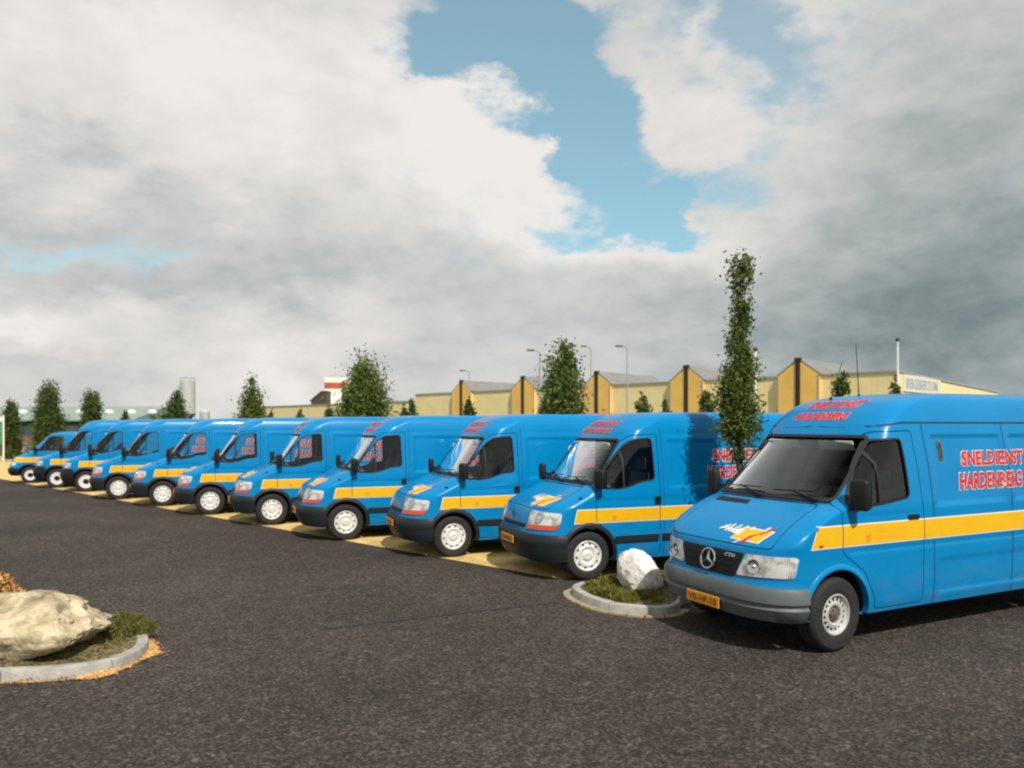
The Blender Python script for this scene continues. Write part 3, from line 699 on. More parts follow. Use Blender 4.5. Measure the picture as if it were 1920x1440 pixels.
# z, x of the nose, half width, corner length, corner squareness
STAR = dict(name='delivery_van', length=6.59, levels=[
    (.33, .10, .93, .40, 3.6), (.45, .045, .955, .42, 3.6), (.64, .03, .965, .42, 3.6), (.72, .06, .965, .40, 3.6), (.80, .07, .965, .38, 3.6), (.97, .10, .965, .36, 3.7),
    (1.02, .12, .965, .33, 3.9), (1.07, .17, .965, .26, 4.6), (1.20, .36, .963, .17, 5.4), (1.36, .655, .958, .20, 4.6), (1.44, .82, .953, .28, 3.4), (1.52, .91, .945, .32, 2.9),
    (1.80, 1.20, .915, .33, 2.8), (2.06, 1.455, .872, .33, 2.8), (2.16, 1.55, .855, .32, 3.4), (2.28, 1.665, .832, .30, 4.6), (2.40, 1.80, .80, .32, 5), (2.50, 1.96, .765, .38, 5),
    (2.57, 2.16, .72, .50, 4), (2.61, 2.38, .66, .7, 3.4), (2.63, 2.70, .57, .9, 3)],
    wheel_r=.368, rim_r=.208, track=.945, axles=(.87, 4.90), arch_r=.445, arch_z=.385, rim='slotted',
    bulkhead=2.22, firewall=.72, cab_top=2.30, screen=(1.495, .80, 2.125, .705),
    window=[(1.03, 1.44), (1.30, 1.43), (1.60, 1.455), (1.96, 1.50), (1.92, 2.11), (1.60, 2.10), (1.34, 1.82)], divider=1.50,
    door=[(.93, 1.45), (.93, .98), (1.24, .78), (1.40, .50), (1.42, .37), (2.16, .37), (2.17, 1.35), (2.10, 2.20), (1.65, 2.185), (1.29, 1.84), (.97, 1.48)],
    bonnet=[(-.76, 1.035), (.76, 1.035), (.72, 1.445), (-.72, 1.445)],
    handle=(2.0, 1.285, .085, .026), mirror=(1.06, 1.56, .19, .31, .13), stripe=(.50, 6.40, 1.05, 1.25, .10), print_x=1.27,
    flare=(.055, .018), flare_mat=M['blue'], bumper=[(.335, .012, 0), (.36, .035, 0), (.47, .05, 0), (.49, .030, 0), (.51, .030, 0), (.53, .052, 0), (.63, .048, 0), (.665, .03, 0), (.675, -.01, 0)], bumper_end=.44, bumper_mats=[M['grey']],
    headlight=[(.40, .745), (.93, .775), (.943, .975), (.50, .965)], bulb=(.60, .855), lens=[],
    plate=(.43, .115, .50), plate_off=.075, plate_text='VB-HP-10', grille=[(-.37, .715), (.37, .715), (.47, .965), (-.47, .965)], slat_w=.36, slats=3, emblem=star_emblem,
    wipers=((.05, .66), (-.66, -.08)), seats=(-.45, .05, .45), seat_x=1.95,
    recess=[(2.42, 3.66, 1.40, 2.14, .018), (3.84, 6.30, 1.40, 2.14, .018), (2.42, 6.30, .45, .80, .010)], swage=[(1.0, 6.4, .98, .02, .007), (1.2, 2.1, 1.33, .02, .004)],
    flank_text=[('SNELDIENST', 2.90, 4.10, 1.81, 1.965), ('HARDENBERG', 2.82, 4.02, 1.55, 1.725)], cap_text=[('SNELDIENST', -.36, .40, 2.455, 2.535), ('HARDENBERG', -.40, .36, 2.32, 2.40)],
    logo=(.03, 1.085, .54, .10), extra=star_extra)
ROUND = dict(name='delivery_van', length=5.39, levels=[
    (.27, .10, .95, .46, 3.2), (.42, .03, .98, .50, 3.2), (.58, .0, .99, .52, 3.2), (.70, .025, .99, .52, 3.2), (.86, .06, .99, .50, 3.2), (1.00, .12, .99, .47, 3.3), (1.06, .18, .99, .46, 3.4),
    (1.12, .30, .988, .46, 3.6), (1.22, .53, .985, .44, 4), (1.31, .74, .978, .34, 4.2), (1.37, .86, .97, .32, 3.4), (1.44, .93, .962, .33, 3.0),
    (1.70, 1.125, .935, .34, 2.9), (1.98, 1.33, .895, .34, 2.9), (2.06, 1.39, .88, .34, 3.2), (2.18, 1.49, .855, .34, 4.4), (2.30, 1.61, .82, .46, 3.6), (2.39, 1.75, .775, .52, 3.4), (2.44, 1.93, .71, .6, 3.2), (2.465, 2.25, .60, .8, 3)],
    wheel_r=.355, rim_r=.224, track=.965, axles=(.83, 4.41), arch_r=.41, arch_z=.37, rim='capped',
    bulkhead=2.10, firewall=.72, cab_top=2.22, screen=(1.405, .80, 2.03, .715),
    window=[(1.00, 1.375), (1.28, 1.315), (1.50, 1.345), (1.72, 1.42), (1.95, 1.44), (1.93, 2.06), (1.62, 2.04), (1.49, 1.955), (1.31, 1.75)], divider=1.42,
    door=[(.95, 1.36), (.95, .88), (1.16, .66), (1.24, .31), (2.03, .31), (2.03, 2.125), (1.60, 2.105), (1.42, 1.97), (1.22, 1.74), (.98, 1.48)],
    bonnet=[(-.80, 1.035), (.80, 1.035), (.74, 1.345), (-.74, 1.345)],
    handle=(1.99, 1.13, .055, .055), mirror=(.98, 1.47, .20, .28, .16), stripe=(.60, 2.86, .84, 1.025, .05), stripe_split=1, print_x=1.22,
    flare=(.07, .025), flare_mat=M['charcoal'], bumper=[(.28, .01, 0), (.30, .035, 0), (.46, .05, 0), (.49, .04, 0), (.52, .05, 0), (.62, .045, 0), (.67, .025, 0), (.68, -.01, 0)], bumper_end=.47, bumper_mats=[M['charcoal']],
    headlight=[(.50, .80), (.955, .815), (.955, .985), (.50, 1.005)], bulb=(.70, .905), lens=[('indicator', [(.50, .735), (.92, .745), (.955, .812), (.50, .797)], M['amber'])],
    plate=(.545, .11, .50), plate_off=.065, grille=[(-.42, .745), (.42, .745), (.44, .80), (-.44, .80)], slat_w=.40, slats=1, emblem=diamond_emblem,
    wipers=((.0, .66), (-.66, -.1)), seats=(-.45, .40), seat_x=1.86, seam_x=2.10,
    recess=[(2.22, 3.70, 1.32, 2.02, .014), (3.82, 5.2, 1.32, 2.02, .014)], swage=[(.95, 5.3, 1.14, .022, .008), (2.05, 5.3, 2.13, .025, .006)], rub=(.53, .625), rub_spans=[(1.26, 2.00), (2.06, 3.95), (4.87, 5.2)],
    flank_text=[('SNELDIENST', 3.02, 4.14, 1.70, 1.88), ('HARDENBERG', 2.90, 4.02, 1.44, 1.62)], cap_text=[('SNELDIENST', -.42, .50, 2.25, 2.315), ('HARDENBERG', -.48, .44, 2.14, 2.205)],
    logo=(.12, 1.085, .52, .10), extra=plain_extra)
def variant(base, **k):
    d = dict(base); d.update(k); return d
HUBBED = variant(ROUND, rim='hubbed', bumper=[(.28, .01, 0), (.30, .035, 0), (.46, .05, 0), (.60, .05, 0), (.72, .045, 0), (.78, .03, 0), (.79, -.01, 0)], bumper_mats=[M['black']], flare_mat=M['black'], rub=(.32, .74),
    rub_spans=[(1.25, 2.02), (2.05, 3.95), (4.87, 5.2)], mirror=(.96, 1.45, .24, .36, .20), stripe=(.62, 2.3, .86, 1.04, .03), headlight=[(.52, .82), (.94, .83), (.94, .98), (.52, .99)], lens=[], bulb=(.70, .905), flank_text=[], cap_text=[])
LOW = dict(name='delivery_van', length=4.9, levels=[
    (.30, .08, .86, .42, 3.2), (.45, .02, .90, .46, 3.2), (.62, .0, .92, .46, 3.2), (.80, .05, .92, .46, 3.2), (.96, .12, .92, .44, 3.4), (1.02, .22, .92, .42, 3.6), (1.12, .46, .915, .42, 4), (1.22, .66, .91, .40, 4), (1.28, .74, .90, .38, 4),
    (1.60, 1.06, .86, .38, 4), (1.84, 1.30, .815, .38, 3.8), (1.92, 1.42, .79, .42, 3.6), (1.98, 1.62, .74, .5, 3.4), (2.01, 1.95, .64, .7, 3)],
    wheel_r=.32, rim_r=.20, track=.90, axles=(.80, 3.7), arch_r=.385, arch_z=.34, rim='hubbed', bulkhead=2.2, firewall=.6, cab_top=1.93, screen=(1.31, .74, 1.82, .66),
    window=[(1.08, 1.28), (1.35, 1.27), (1.98, 1.27), (1.94, 1.83), (1.46, 1.82)], divider=1.30,
    door=[(.90, 1.25), (.90, .85), (1.14, .62), (1.2, .36), (2.10, .36), (2.08, 1.885), (1.42, 1.87), (1.0, 1.42)], bonnet=[(-.74, 1.0), (.74, 1.0), (.68, 1.25), (-.68, 1.25)],
    handle=(1.95, 1.08, .07, .03), mirror=(.98, 1.36, .18, .2, .13), stripe=(.22, 1.55, .83, 1.0, .10), print_x=.98, flare=(.05, .02), flare_mat=M['black'],
    bumper=[(.30, .01, 0), (.32, .05, 0), (.44, .08, 0), (.54, .07, 0), (.60, .04, 0), (.61, -.01, 0)], bumper_end=.46, bumper_mats=[M['black']],
    headlight=[(.50, .68), (.88, .69), (.88, .82), (.50, .82)], bulb=(.66, .75), lens=[], plate=(.47, .11, .5), plate_off=.09, grille=[(-.42, .68), (.42, .68), (.42, .82), (-.42, .82)], slat_w=.4, slats=2, emblem=bar_emblem,
    wipers=((.0, .6), (-.6, -.1)), seats=(-.42, .42), seat_x=1.9, seam_x=2.2, recess=[(2.3, 3.5, 1.2, 1.75, .008)], swage=[(.95, 4.8, 1.06, .02, .007)], logo=(.12, 1.03, .4, .06), extra=plain_extra)

def place_van(root, px, py, sp, heading, label, group):
    """stand a van so that its near front tyre touches the ground where the photograph shows it"""
    g = gp(px, py); c, s_ = math.cos(heading), math.sin(heading); lx, ly = sp['axles'][0], -sp['track']
    root.location = (g.x-(lx*c-ly*s_), g.y-(lx*s_+ly*c), 0); root.rotation_euler = (0, 0, heading)
    tag(root, label, 'van', group)
    rnd = random.Random(int(px)); a = R(rnd.uniform(-7, 7))
    for ch in root.children:
        if ch.name.startswith('wheel') and ch.type == 'EMPTY' and ch.location.x < 2: ch.rotation_euler[2] = (0 if ch.location.y < 0 else math.pi)+a
    root.rotation_euler[2] += R(rnd.uniform(-.7, .7)); root.location.z = -rnd.uniform(0, .006)
#VANS
GV = 'blue delivery vans parked in a row'
star = make_van(STAR); place_van(star, 1569, 1222, STAR, .46, 'nearest blue van with grey bumper, star emblem and two roof antennas', GV)
rv = make_van(ROUND)
lab = ['blue van with charcoal bumper and yellow plate standing right behind the white rock',
       'second round-nosed blue van from the white rock, with a mostly dark side window',
       'third round-nosed blue van from the white rock, its near headlight edged in orange',
       'fourth round-nosed blue van from the white rock, below the bushy round tree',
       'fifth round-nosed blue van from the white rock, halfway along the row',
       'sixth round-nosed blue van from the white rock, in front of the tall grey silo',
       'seventh round-nosed blue van from the white rock, next to the vans with black wheel hubs']
for i, (px, py) in enumerate(((1103, 1088), (850, 1045), (648, 1013), (509, 985), (395, 965.5), (305, 949.5), (222, 936.5))):
    o = rv if i == 0 else copy_tree(rv)
    place_van(o, px, py, ROUND, .37, lab[i], GV)
hv = make_van(HUBBED)
for i, (px, py) in enumerate(((161, 922.5), (107, 915))):
    o = hv if i == 0 else copy_tree(hv)
    place_van(o, px, py, HUBBED, .37, ['blue van with black wheel hubs and big square mirror, nearer of the two such vans', 'blue van with black wheel hubs standing beside the low-roofed van'][i], GV)
lv = make_van(LOW); place_van(lv, 56, 906, LOW, .37, 'small low-roofed blue van at the far end of the row', GV)
#ENDVANS

def smooth_path(pts, n=10, closed=False):
    out = []; N_ = len(pts)
    for i in range(N_-(0 if closed else 1)):
        g = lambda k: Vector(pts[k % N_]) if closed else Vector(pts[max(0, min(N_-1, k))])
        a, b, c, d = g(i-1), g(i), g(i+1), g(i+2)
        for j in range(n):
            t = j/n; out.append(.5*((2*b)+(c-a)*t+(2*a-5*b+4*c-d)*t*t+(3*b-3*c+d-a)*t**3))
    if not closed: out.append(Vector(pts[-1]))
    return out

# ------------------------------------------------------------------ ground
def ground_mat(name, stops, scale, fine, bump, bdist=.01, rough=.85, patch_amt=.25, tint=(1, 1, 1)):
    m = bpy.data.materials.new(name); m.use_nodes = True; nt = m.node_tree; N = nt.nodes; L = nt.links; b = N['Principled BSDF']; b.inputs['Roughness'].default_value = rough
    b.inputs['Specular IOR Level'].default_value = .2
    g = N.new('ShaderNodeNewGeometry')
    v = N.new('ShaderNodeTexVoronoi'); v.inputs['Scale'].default_value = fine; L.new(g.outputs['Position'], v.inputs['Vector'])
    sx = N.new('ShaderNodeSeparateColor'); L.new(v.outputs['Color'], sx.inputs[0])
    n = N.new('ShaderNodeTexNoise'); n.inputs['Scale'].default_value = scale; n.inputs['Detail'].default_value = 6; n.inputs['Roughness'].default_value = .65; L.new(g.outputs['Position'], n.inputs['Vector'])
    a = N.new('ShaderNodeMath'); a.operation = 'MULTIPLY_ADD'; L.new(n.outputs[0], a.inputs[0]); a.inputs[1].default_value = .6; L.new(sx.outputs[0], a.inputs[2])
    s = N.new('ShaderNodeMath'); s.operation = 'MULTIPLY'; L.new(a.outputs[0], s.inputs[0]); s.inputs[1].default_value = .625
    r = N.new('ShaderNodeValToRGB'); L.new(s.outputs[0], r.inputs[0]); e = r.color_ramp.elements
    e[0].position, e[0].color = stops[0][0], (*stops[0][1], 1); e[1].position, e[1].color = stops[-1][0], (*stops[-1][1], 1)
    for p, c in stops[1:-1]: q = e.new(p); q.color = (*c, 1)
    n2 = N.new('ShaderNodeTexNoise'); n2.inputs['Scale'].default_value = .35; n2.inputs['Detail'].default_value = 7; n2.inputs['Roughness'].default_value = .6; L.new(g.outputs['Position'], n2.inputs['Vector'])
    mr = N.new('ShaderNodeMapRange'); L.new(n2.outputs[0], mr.inputs[0]); mr.inputs[1].default_value = .3; mr.inputs[2].default_value = .7; mr.inputs[3].default_value = 1-patch_amt; mr.inputs[4].default_value = 1+patch_amt
    mu = N.new('ShaderNodeVectorMath'); mu.operation = 'SCALE'; L.new(r.outputs[0], mu.inputs[0]); L.new(mr.outputs[0], mu.inputs['Scale'])
    L.new(mu.outputs[0], b.inputs['Base Color'])
    bp = N.new('ShaderNodeBump'); bp.inputs['Strength'].default_value = bump; bp.inputs['Distance'].default_value = bdist; L.new(s.outputs[0], bp.inputs['Height']); L.new(bp.outputs[0], b.inputs['Normal'])
    return m
M['asphalt'] = ground_mat('asphalt_chippings', [(.15, (.018, .0144, .0118)), (.42, (.037, .0304, .0256)), (.68, (.066, .0545, .0460)), (.80, (.108, .092, .080)), (.9, (.18, .158, .138))], 5, 52, .8, .011, patch_amt=.30)
M['verge'] = ground_mat('verge_grass', [(.2, (.03, .045, .012)), (.5, (.06, .085, .022)), (.8, (.11, .12, .04))], 3, 14, .8, .03)
M['soil'] = ground_mat('island_soil', [(.2, (.05, .04, .022)), (.5, (.10, .085, .04)), (.85, (.26, .20, .10))], 9, 40, 1, .02)
def paving_mat():
    m = bpy.data.materials.new('tan_paving'); m.use_nodes = True; nt = m.node_tree; N = nt.nodes; L = nt.links; b = N['Principled BSDF']; b.inputs['Roughness'].default_value = .8
    tc = N.new('ShaderNodeTexCoord'); k = N.new('ShaderNodeTexBrick'); L.new(tc.outputs['Object'], k.inputs['Vector']); k.inputs['Scale'].default_value = 4.6
    k.inputs['Color1'].default_value = (.80, .55, .19, 1); k.inputs['Color2'].default_value = (.66, .45, .16, 1); k.inputs['Mortar'].default_value = (.34, .25, .12, 1); k.inputs['Mortar Size'].default_value = .02
    n = N.new('ShaderNodeTexNoise'); n.inputs['Scale'].default_value = 2.5; n.inputs['Detail'].default_value = 8; L.new(tc.outputs['Object'], n.inputs['Vector'])
    mr = N.new('ShaderNodeMapRange'); L.new(n.outputs[0], mr.inputs[0]); mr.inputs[1].default_value = .3; mr.inputs[2].default_value = .7; mr.inputs[3].default_value = .7; mr.inputs[4].default_value = 1.25
    mu = N.new('ShaderNodeVectorMath'); mu.operation = 'SCALE'; L.new(k.outputs[0], mu.inputs[0]); L.new(mr.outputs[0], mu.inputs['Scale']); L.new(mu.outputs[0], b.inputs['Base Color'])
    bp = N.new('ShaderNodeBump'); bp.inputs['Strength'].default_value = .5; bp.inputs['Distance'].default_value = .01; L.new(k.outputs['Fac'], bp.inputs['Height']); bp.invert = True; L.new(bp.outputs[0], b.inputs['Normal'])
    return m
M['paving'] = paving_mat()
M['concrete'] = mat('kerb_concrete', (.36, .345, .31), .8, var=.3, vscale=7, bump=.4, bscale=40)
M['gutter'] = mat('gutter_brick', (.33, .26, .17), .85, var=.35, vscale=9, bump=.4, bscale=50)
def sheet(name, pts, z, m, kind='structure'):
    bm = bmesh.new(); bm.faces.new([bm.verts.new((p[0], p[1], z)) for p in pts]); return tag(bobj(name, bm, m, None, 0), kind=kind)
sheet('ground', [(-900, -300), (900, -300), (900, 1800), (-900, 1800)], -.012, M['verge'])
sheet('asphalt', [(-40, -25), (45, -25), (45, 44), (-62, 44)], -.006, M['asphalt'])
e = (-.735, .678); q0 = gp(930, 1064)
P = lambda t, d: (q0.x+e[0]*t+.932*d, q0.y+e[1]*t+.362*d)
M['joint'] = mat('bitumen_joint', (.010, .009, .0085), .6, var=.4, vscale=6)
for pts_ in ([gp(600, 1180), gp(860, 1150), gp(1058, 1128)],):
    path = smooth_path([(p.x, p.y) for p in pts_], 14); bm = bmesh.new(); prev = None
    for p, q in zip(path, path[1:]):
        d = (q-p).normalized(); w_ = .016*(1+.7*mnoise.noise(Vector((p.x*5, p.y*5, 0)))); o_ = Vector((-d.y, d.x))*w_; wob = Vector((-d.y, d.x))*.03*mnoise.noise(Vector((p.x*3, p.y*3, 4)))
        r_ = (bm.verts.new((*(p+o_+wob), -.002)), bm.verts.new((*(p-o_+wob), -.002)))
        if prev: bm.faces.new((prev[0], r_[0], r_[1], prev[1]))
        prev = r_
    tag(bobj('asphalt_joint', bm, M['joint'], None, 0), kind='structure')
pv = sheet('parking_bays', [P(-1.3, 0), P(60, 0), P(60, 7.0), P(-1.3, 7.0)], 0.0, M['paving'])
sheet('verge', [P(-12, 7.3), P(70, 7.3), P(70, 13), P(-12, 13)], .004, M['verge'])

def resample(path, step):
    out = [path[0]]; acc = 0
    for a, b in zip(path, path[1:]):
        l = (b-a).length; t = step-acc
        while t <= l: out.append(a+(b-a)*(t/l)); t += step
        acc = (acc+l) % step
    return out
def sweep(path, prof):
    bm = bmesh.new(); prev = None; n = len(path)
    for i, p in enumerate(path):
        d = (path[min(i+1, n-1)]-path[max(i-1, 0)]).normalized(); q = Vector((-d.y, d.x))
        ring = [bm.verts.new((p.x+q.x*u, p.y+q.y*u, v)) for u, v in prof]
        if prev:
            for j in range(len(prof)): bm.faces.new((prev[j], ring[j], ring[(j+1) % len(prof)], prev[(j+1) % len(prof)]))
        else: bm.faces.new(ring)
        prev = ring
    bm.faces.new(prev[::-1]); return bm
def island(name, outline, label, stone=.85, closed=False, gutter_range=None, fill=.085):
    """planted island: soil bed, kerb stones laid end to end, brick gutter outside"""
    path = smooth_path(outline, 12); ctr = sum(path, Vector((0, 0)))/len(path)
    bm = bmesh.new(); c = bm.verts.new((ctr.x, ctr.y, fill+.06)); ring = [bm.verts.new((p.x+(ctr-p).x*.03, p.y+(ctr-p).y*.03, fill)) for p in path]
    mid = [bm.verts.new((p.x*.6+ctr.x*.4, p.y*.6+ctr.y*.4, fill+.04+.03*math.sin(7*p.x+3*p.y))) for p in path]
    n = len(path)
    for i in range(n):
        j = (i+1) % n; bm.faces.new((ring[i], ring[j], mid[j], mid[i])); bm.faces.new((mid[i], mid[j], c))
    bed = bobj(name, bm, M['soil'], None, 60); tag(bed, kind='structure')
    fine = resample(path, .05); k = int(stone/.05); i = 0; rnd = random.Random(5)
    kp = [(-.105, -.05), (-.105, .094), (-.098, .102), (-.025, .104), (-.005, .096), (.002, .080), (.01, -.05)]
    s = 1 if sum(fine[t].x*fine[(t+1) % len(fine)].y-fine[(t+1) % len(fine)].x*fine[t].y for t in range(len(fine))) > 0 else -1
    while i < len(fine)-3:
        seg = fine[i:i+k+1]
        if len(seg) > 3:
            seg = [seg[0]+(seg[1]-seg[0])*.12]+seg[1:-1]+[seg[-1]-(seg[-1]-seg[-2])*.12]
            dz = rnd.uniform(-.006, .006); bobj('kerb_stone', sweep(seg, [(-u*s, v+dz) if s > 0 else (-u*s, v+dz) for u, v in kp]), M['concrete'], bed)
        i += k
    if gutter_range:
        a, b = gutter_range; off = [p for p in fine[int(a*len(fine)):int(b*len(fine))]]
        for t in range(0, len(off)-4, 4):
            seg = off[t:t+5]; seg = [seg[0]+(seg[1]-seg[0])*.16]+seg[1:-1]+[seg[-1]-(seg[-1]-seg[-2])*.16]; dz = rnd.uniform(-.004, .004)
            bobj('gutter_brick', sweep(seg, [(-u*s, v) for u, v in ((.015, -.03), (.015, .014+dz), (.115, .012+dz), (.115, -.03))]), M['gutter'], bed)
    return bed
right_out = [(4.6, 12.0-.02), (3.0, 11.12), (1.5, 10.56), (.98, 10.30), (.80, 9.98), (.90, 9.50), (1.12, 9.12), (1.42, 8.92), (1.78, 8.86), (2.02, 9.05), (2.22, 9.50), (3.2, 10.15), (4.9, 11.2), (4.95, 11.9)]
isl_r = island('planted_island', right_out, '', .9, True, (.12, .62))
left_out = [(-9.5, 9.8), (-7.6, 9.55), (-6.0, 9.15), (-4.75, 8.62), (-3.98, 8.0), (-3.60, 7.35), (-3.68, 6.82), (-4.05, 6.60), (-4.7, 6.53), (-6.0, 6.60), (-8.0, 6.9), (-9.5, 7.3)]
isl_l = island('planted_island', left_out, '', .95, True)

# ------------------------------------------------------------------ rocks and low planting
def rock(name, loc, dims, rz, m, label, seed, amp=.22, skew=0, sub=5, grp=None, cut=.8, rough=.045):
    bm = bmesh.new(); bmesh.ops.create_icosphere(bm, subdivisions=sub, radius=1); of = Vector((seed*3.1, seed*1.7, seed))
    planes = [(Vector((random.Random(seed*9+k).uniform(-1, 1), random.Random(seed*5+k).uniform(-1, 1), random.Random(seed*3+k).uniform(-.4, 1))).normalized(), random.Random(seed+k).uniform(.66, .92)) for k in range(9)]
    for v in bm.verts:
        p = v.co.copy()
        for n, d in planes:
            t = p.dot(n)-d
            if t > 0: p -= n*t*cut
        f = 1+amp*(mnoise.fractal(p*1.1+of, 1, 2, 3)*.6)+rough*mnoise.fractal(p*4+of, 1, 2, 4)+rough*.4*mnoise.fractal(p*13+of, 1, 2, 3)
        p *= f; p.x += skew*p.z; v.co = Vector((p.x*dims[0], p.y*dims[1], p.z*dims[2]))
    o = bobj(name, bm, m, None, 50); o.location = loc; o.rotation_euler = (0, 0, rz); tag(o, label, 'rock', grp); return o
def rock_mat(name, c1, c2, c3):
    m = bpy.data.materials.new(name); m.use_nodes = True; nt = m.node_tree; N = nt.nodes; L = nt.links; b = N['Principled BSDF']; b.inputs['Roughness'].default_value = .85
    tc = N.new('ShaderNodeTexCoord'); n = N.new('ShaderNodeTexNoise'); n.inputs['Scale'].default_value = 3.5; n.inputs['Detail'].default_value = 9; n.inputs['Roughness'].default_value = .68; L.new(tc.outputs['Object'], n.inputs[0])
    r = N.new('ShaderNodeValToRGB'); L.new(n.outputs[0], r.inputs[0]); e = r.color_ramp.elements; e[0].position = .36; e[0].color = (*c1, 1); e[1].position = .62; e[1].color = (*c3, 1); q = e.new(.48); q.color = (*c2, 1)
    L.new(r.outputs[0], b.inputs['Base Color']); n2 = N.new('ShaderNodeTexNoise'); n2.inputs['Scale'].default_value = 22; n2.inputs['Detail'].default_value = 8; L.new(tc.outputs['Object'], n2.inputs[0])
    bp = N.new('ShaderNodeBump'); bp.inputs['Strength'].default_value = .6; bp.inputs['Distance'].default_value = .03; L.new(n2.outputs[0], bp.inputs['Height']); L.new(bp.outputs[0], b.inputs['Normal']); return m
M['rock_white'] = rock_mat('white_rock', (.42, .37, .29), (.70, .67, .62), (.80, .79, .76))
M['rock_tan'] = rock_mat('lichen_boulder', (.13, .10, .06), (.36, .29, .175), (.60, .51, .35))
wr = rock('boulder', (1.69, 9.90, .25), (.275, .27, .40), 0, M['rock_white'], 'smooth white rock on the small planted island beside the nearest van', 12, .13, 0, cut=.5); wr.rotation_euler = (R(-6), R(-36), R(14))
rock('boulder', (-4.90, 7.22, .27), (1.10, .50, .36), -.10, M['rock_tan'], 'big cream lichen-spotted boulder on the planted island at the left edge', 9, .26, .1, cut=.92, rough=.075)

def leaf_mat(name, c1, c2, trans=.25):
    m = bpy.data.materials.new(name); m.use_nodes = True; nt = m.node_tree; N = nt.nodes; L = nt.links; N.clear()
    g = N.new('ShaderNodeNewGeometry'); r = N.new('ShaderNodeMix'); r.data_type = 'RGBA'; L.new(g.outputs['Random Per Island'], r.inputs[0]); r.inputs[6].default_value = (*c1, 1); r.inputs[7].default_value = (*c2, 1)
    d = N.new('ShaderNodeBsdfDiffuse'); t = N.new('ShaderNodeBsdfTranslucent'); gl = N.new('ShaderNodeBsdfGlossy'); gl.inputs['Roughness'].default_value = .6
    L.new(r.outputs[2], d.inputs[0]); L.new(r.outputs[2], t.inputs[0]); x = N.new('ShaderNodeMixShader'); x.inputs[0].default_value = trans; L.new(d.outputs[0], x.inputs[1]); L.new(t.outputs[0], x.inputs[2])
    y = N.new('ShaderNodeMixShader'); y.inputs[0].default_value = .015; L.new(x.outputs[0], y.inputs[1]); L.new(gl.outputs[0], y.inputs[2]); o = N.new('ShaderNodeOutputMaterial'); L.new(y.outputs[0], o.inputs[0]); return m
M['leaf'] = leaf_mat('hornbeam_leaf', (.046, .082, .016), (.21, .26, .055), .4)
M['leaf_dark'] = leaf_mat('dark_leaf', (.034, .060, .017), (.15, .195, .05), .35)
M['grass'] = leaf_mat('ground_cover', (.08, .085, .012), (.24, .215, .04), .3)
M['heather'] = leaf_mat('shrub_leaf', (.07, .085, .018), (.25, .24, .07), .3)
M['litter'] = leaf_mat('dry_leaf', (.40, .19, .055), (.64, .40, .16), .15)
M['bark'] = mat('bark', (.10, .085, .06), .9, var=.4, vscale=15, bump=.6, bscale=40, stretch=(3, 3, .6))
def quads(centers, size, asp, up=0.0, rng=RNG, flat=False):
    n = len(centers); d = rng.normal(size=(n, 3)); d[:, 2] += up; d /= np.linalg.norm(d, axis=1)[:, None]
    a = np.cross(d, rng.normal(size=(n, 3))); a /= np.linalg.norm(a, axis=1)[:, None]
    s = (size*rng.uniform(.6, 1.35, n))[:, None]; b = a*s*asp
    V = np.empty((n, 4, 3)); V[:, 0] = centers-d*s; V[:, 1] = centers+b; V[:, 2] = centers+d*s; V[:, 3] = centers-b
    return V.reshape(-1, 3), np.arange(n*4).reshape(-1, 4)
from mathutils.geometry import intersect_point_tri_2d
def inside(p, poly):
    c = False; n = len(poly)
    for i in range(n):
        (x1, y1), (x2, y2) = poly[i], poly[i-1]
        if (y1 > p[1]) != (y2 > p[1]) and p[0] < (x2-x1)*(p[1]-y1)/(y2-y1)+x1: c = not c
    return c
def cover(name, poly, n, h, size, m, label, z0=.11, skip=None, parent=None, up=1.6, clump=2.2, shrink=.93):
    ctr = np.mean(poly, axis=0); poly = [tuple(ctr+(np.array(p)-ctr)*shrink) for p in poly]
    pts = []; xs = [p[0] for p in poly]; ys = [p[1] for p in poly]; tries = 0
    while len(pts) < n and tries < n*12:
        tries += 1; p = (random.uniform(min(xs), max(xs)), random.uniform(min(ys), max(ys)))
        if not inside(p, poly) or (skip and skip(p)): continue
        k = mnoise.noise(Vector((p[0]*clump, p[1]*clump, 3.1))); k = .5+.9*k
        if k < .12: continue
        pts.append((p[0], p[1], z0+random.random()**.8*h*min(k, 1.1)))
    V, Fq = quads(np.array(pts), size, .22, up); return tag(mobj(name, np_mesh(name, V, Fq, 4), m, parent), label, kind='stuff')
cover('ground_cover', [(.98, 10.1), (.98, 9.5), (1.3, 9.12), (1.8, 9.02), (2.3, 9.75), (4.4, 11.2), (4.3, 11.7), (1.5, 10.4)], 14000, .10, .042, M['grass'], None, .085, shrink=1.0)
cover('ground_cover', [(-6.5, 9.1), (-5.2, 8.6), (-4.5, 8.2), (-3.95, 7.7), (-3.75, 7.3), (-3.95, 6.9), (-4.7, 6.72), (-6.5, 6.78)], 7000, .05, .035, M['grass'], None, .085)
def shrub(loc, r, h, n, m, label, size=.05, grp=None, asp=.3):
    c = RNG.normal(size=(n, 3)); c /= np.linalg.norm(c, axis=1)[:, None]; c *= (RNG.uniform(.3, 1, n)**.5)[:, None]; c[:, 2] = np.abs(c[:, 2])
    k = np.array([1+.35*mnoise.noise(Vector(v*2.3)+Vector(loc)) for v in c]); c *= k[:, None]; c = c*np.array([r, r*.8, h])
    V, Fq = quads(c, size, asp, 1.2); e_ = empty('low_shrub', loc)
    mobj('foliage', np_mesh('foliage', V, Fq, 4), m, e_)
    bm = bmesh.new()
    for q in range(7):
        t = q*.9; tube(bm, [(0, 0, -.03), (r*.3*math.cos(t), r*.3*math.sin(t), h*.4), (r*.6*math.cos(t), r*.6*math.sin(t), h*.75)], [.012, .008, .004], 5)
    bobj('stem', bm, M['bark'], e_); return tag(e_, label, 'shrub', grp)
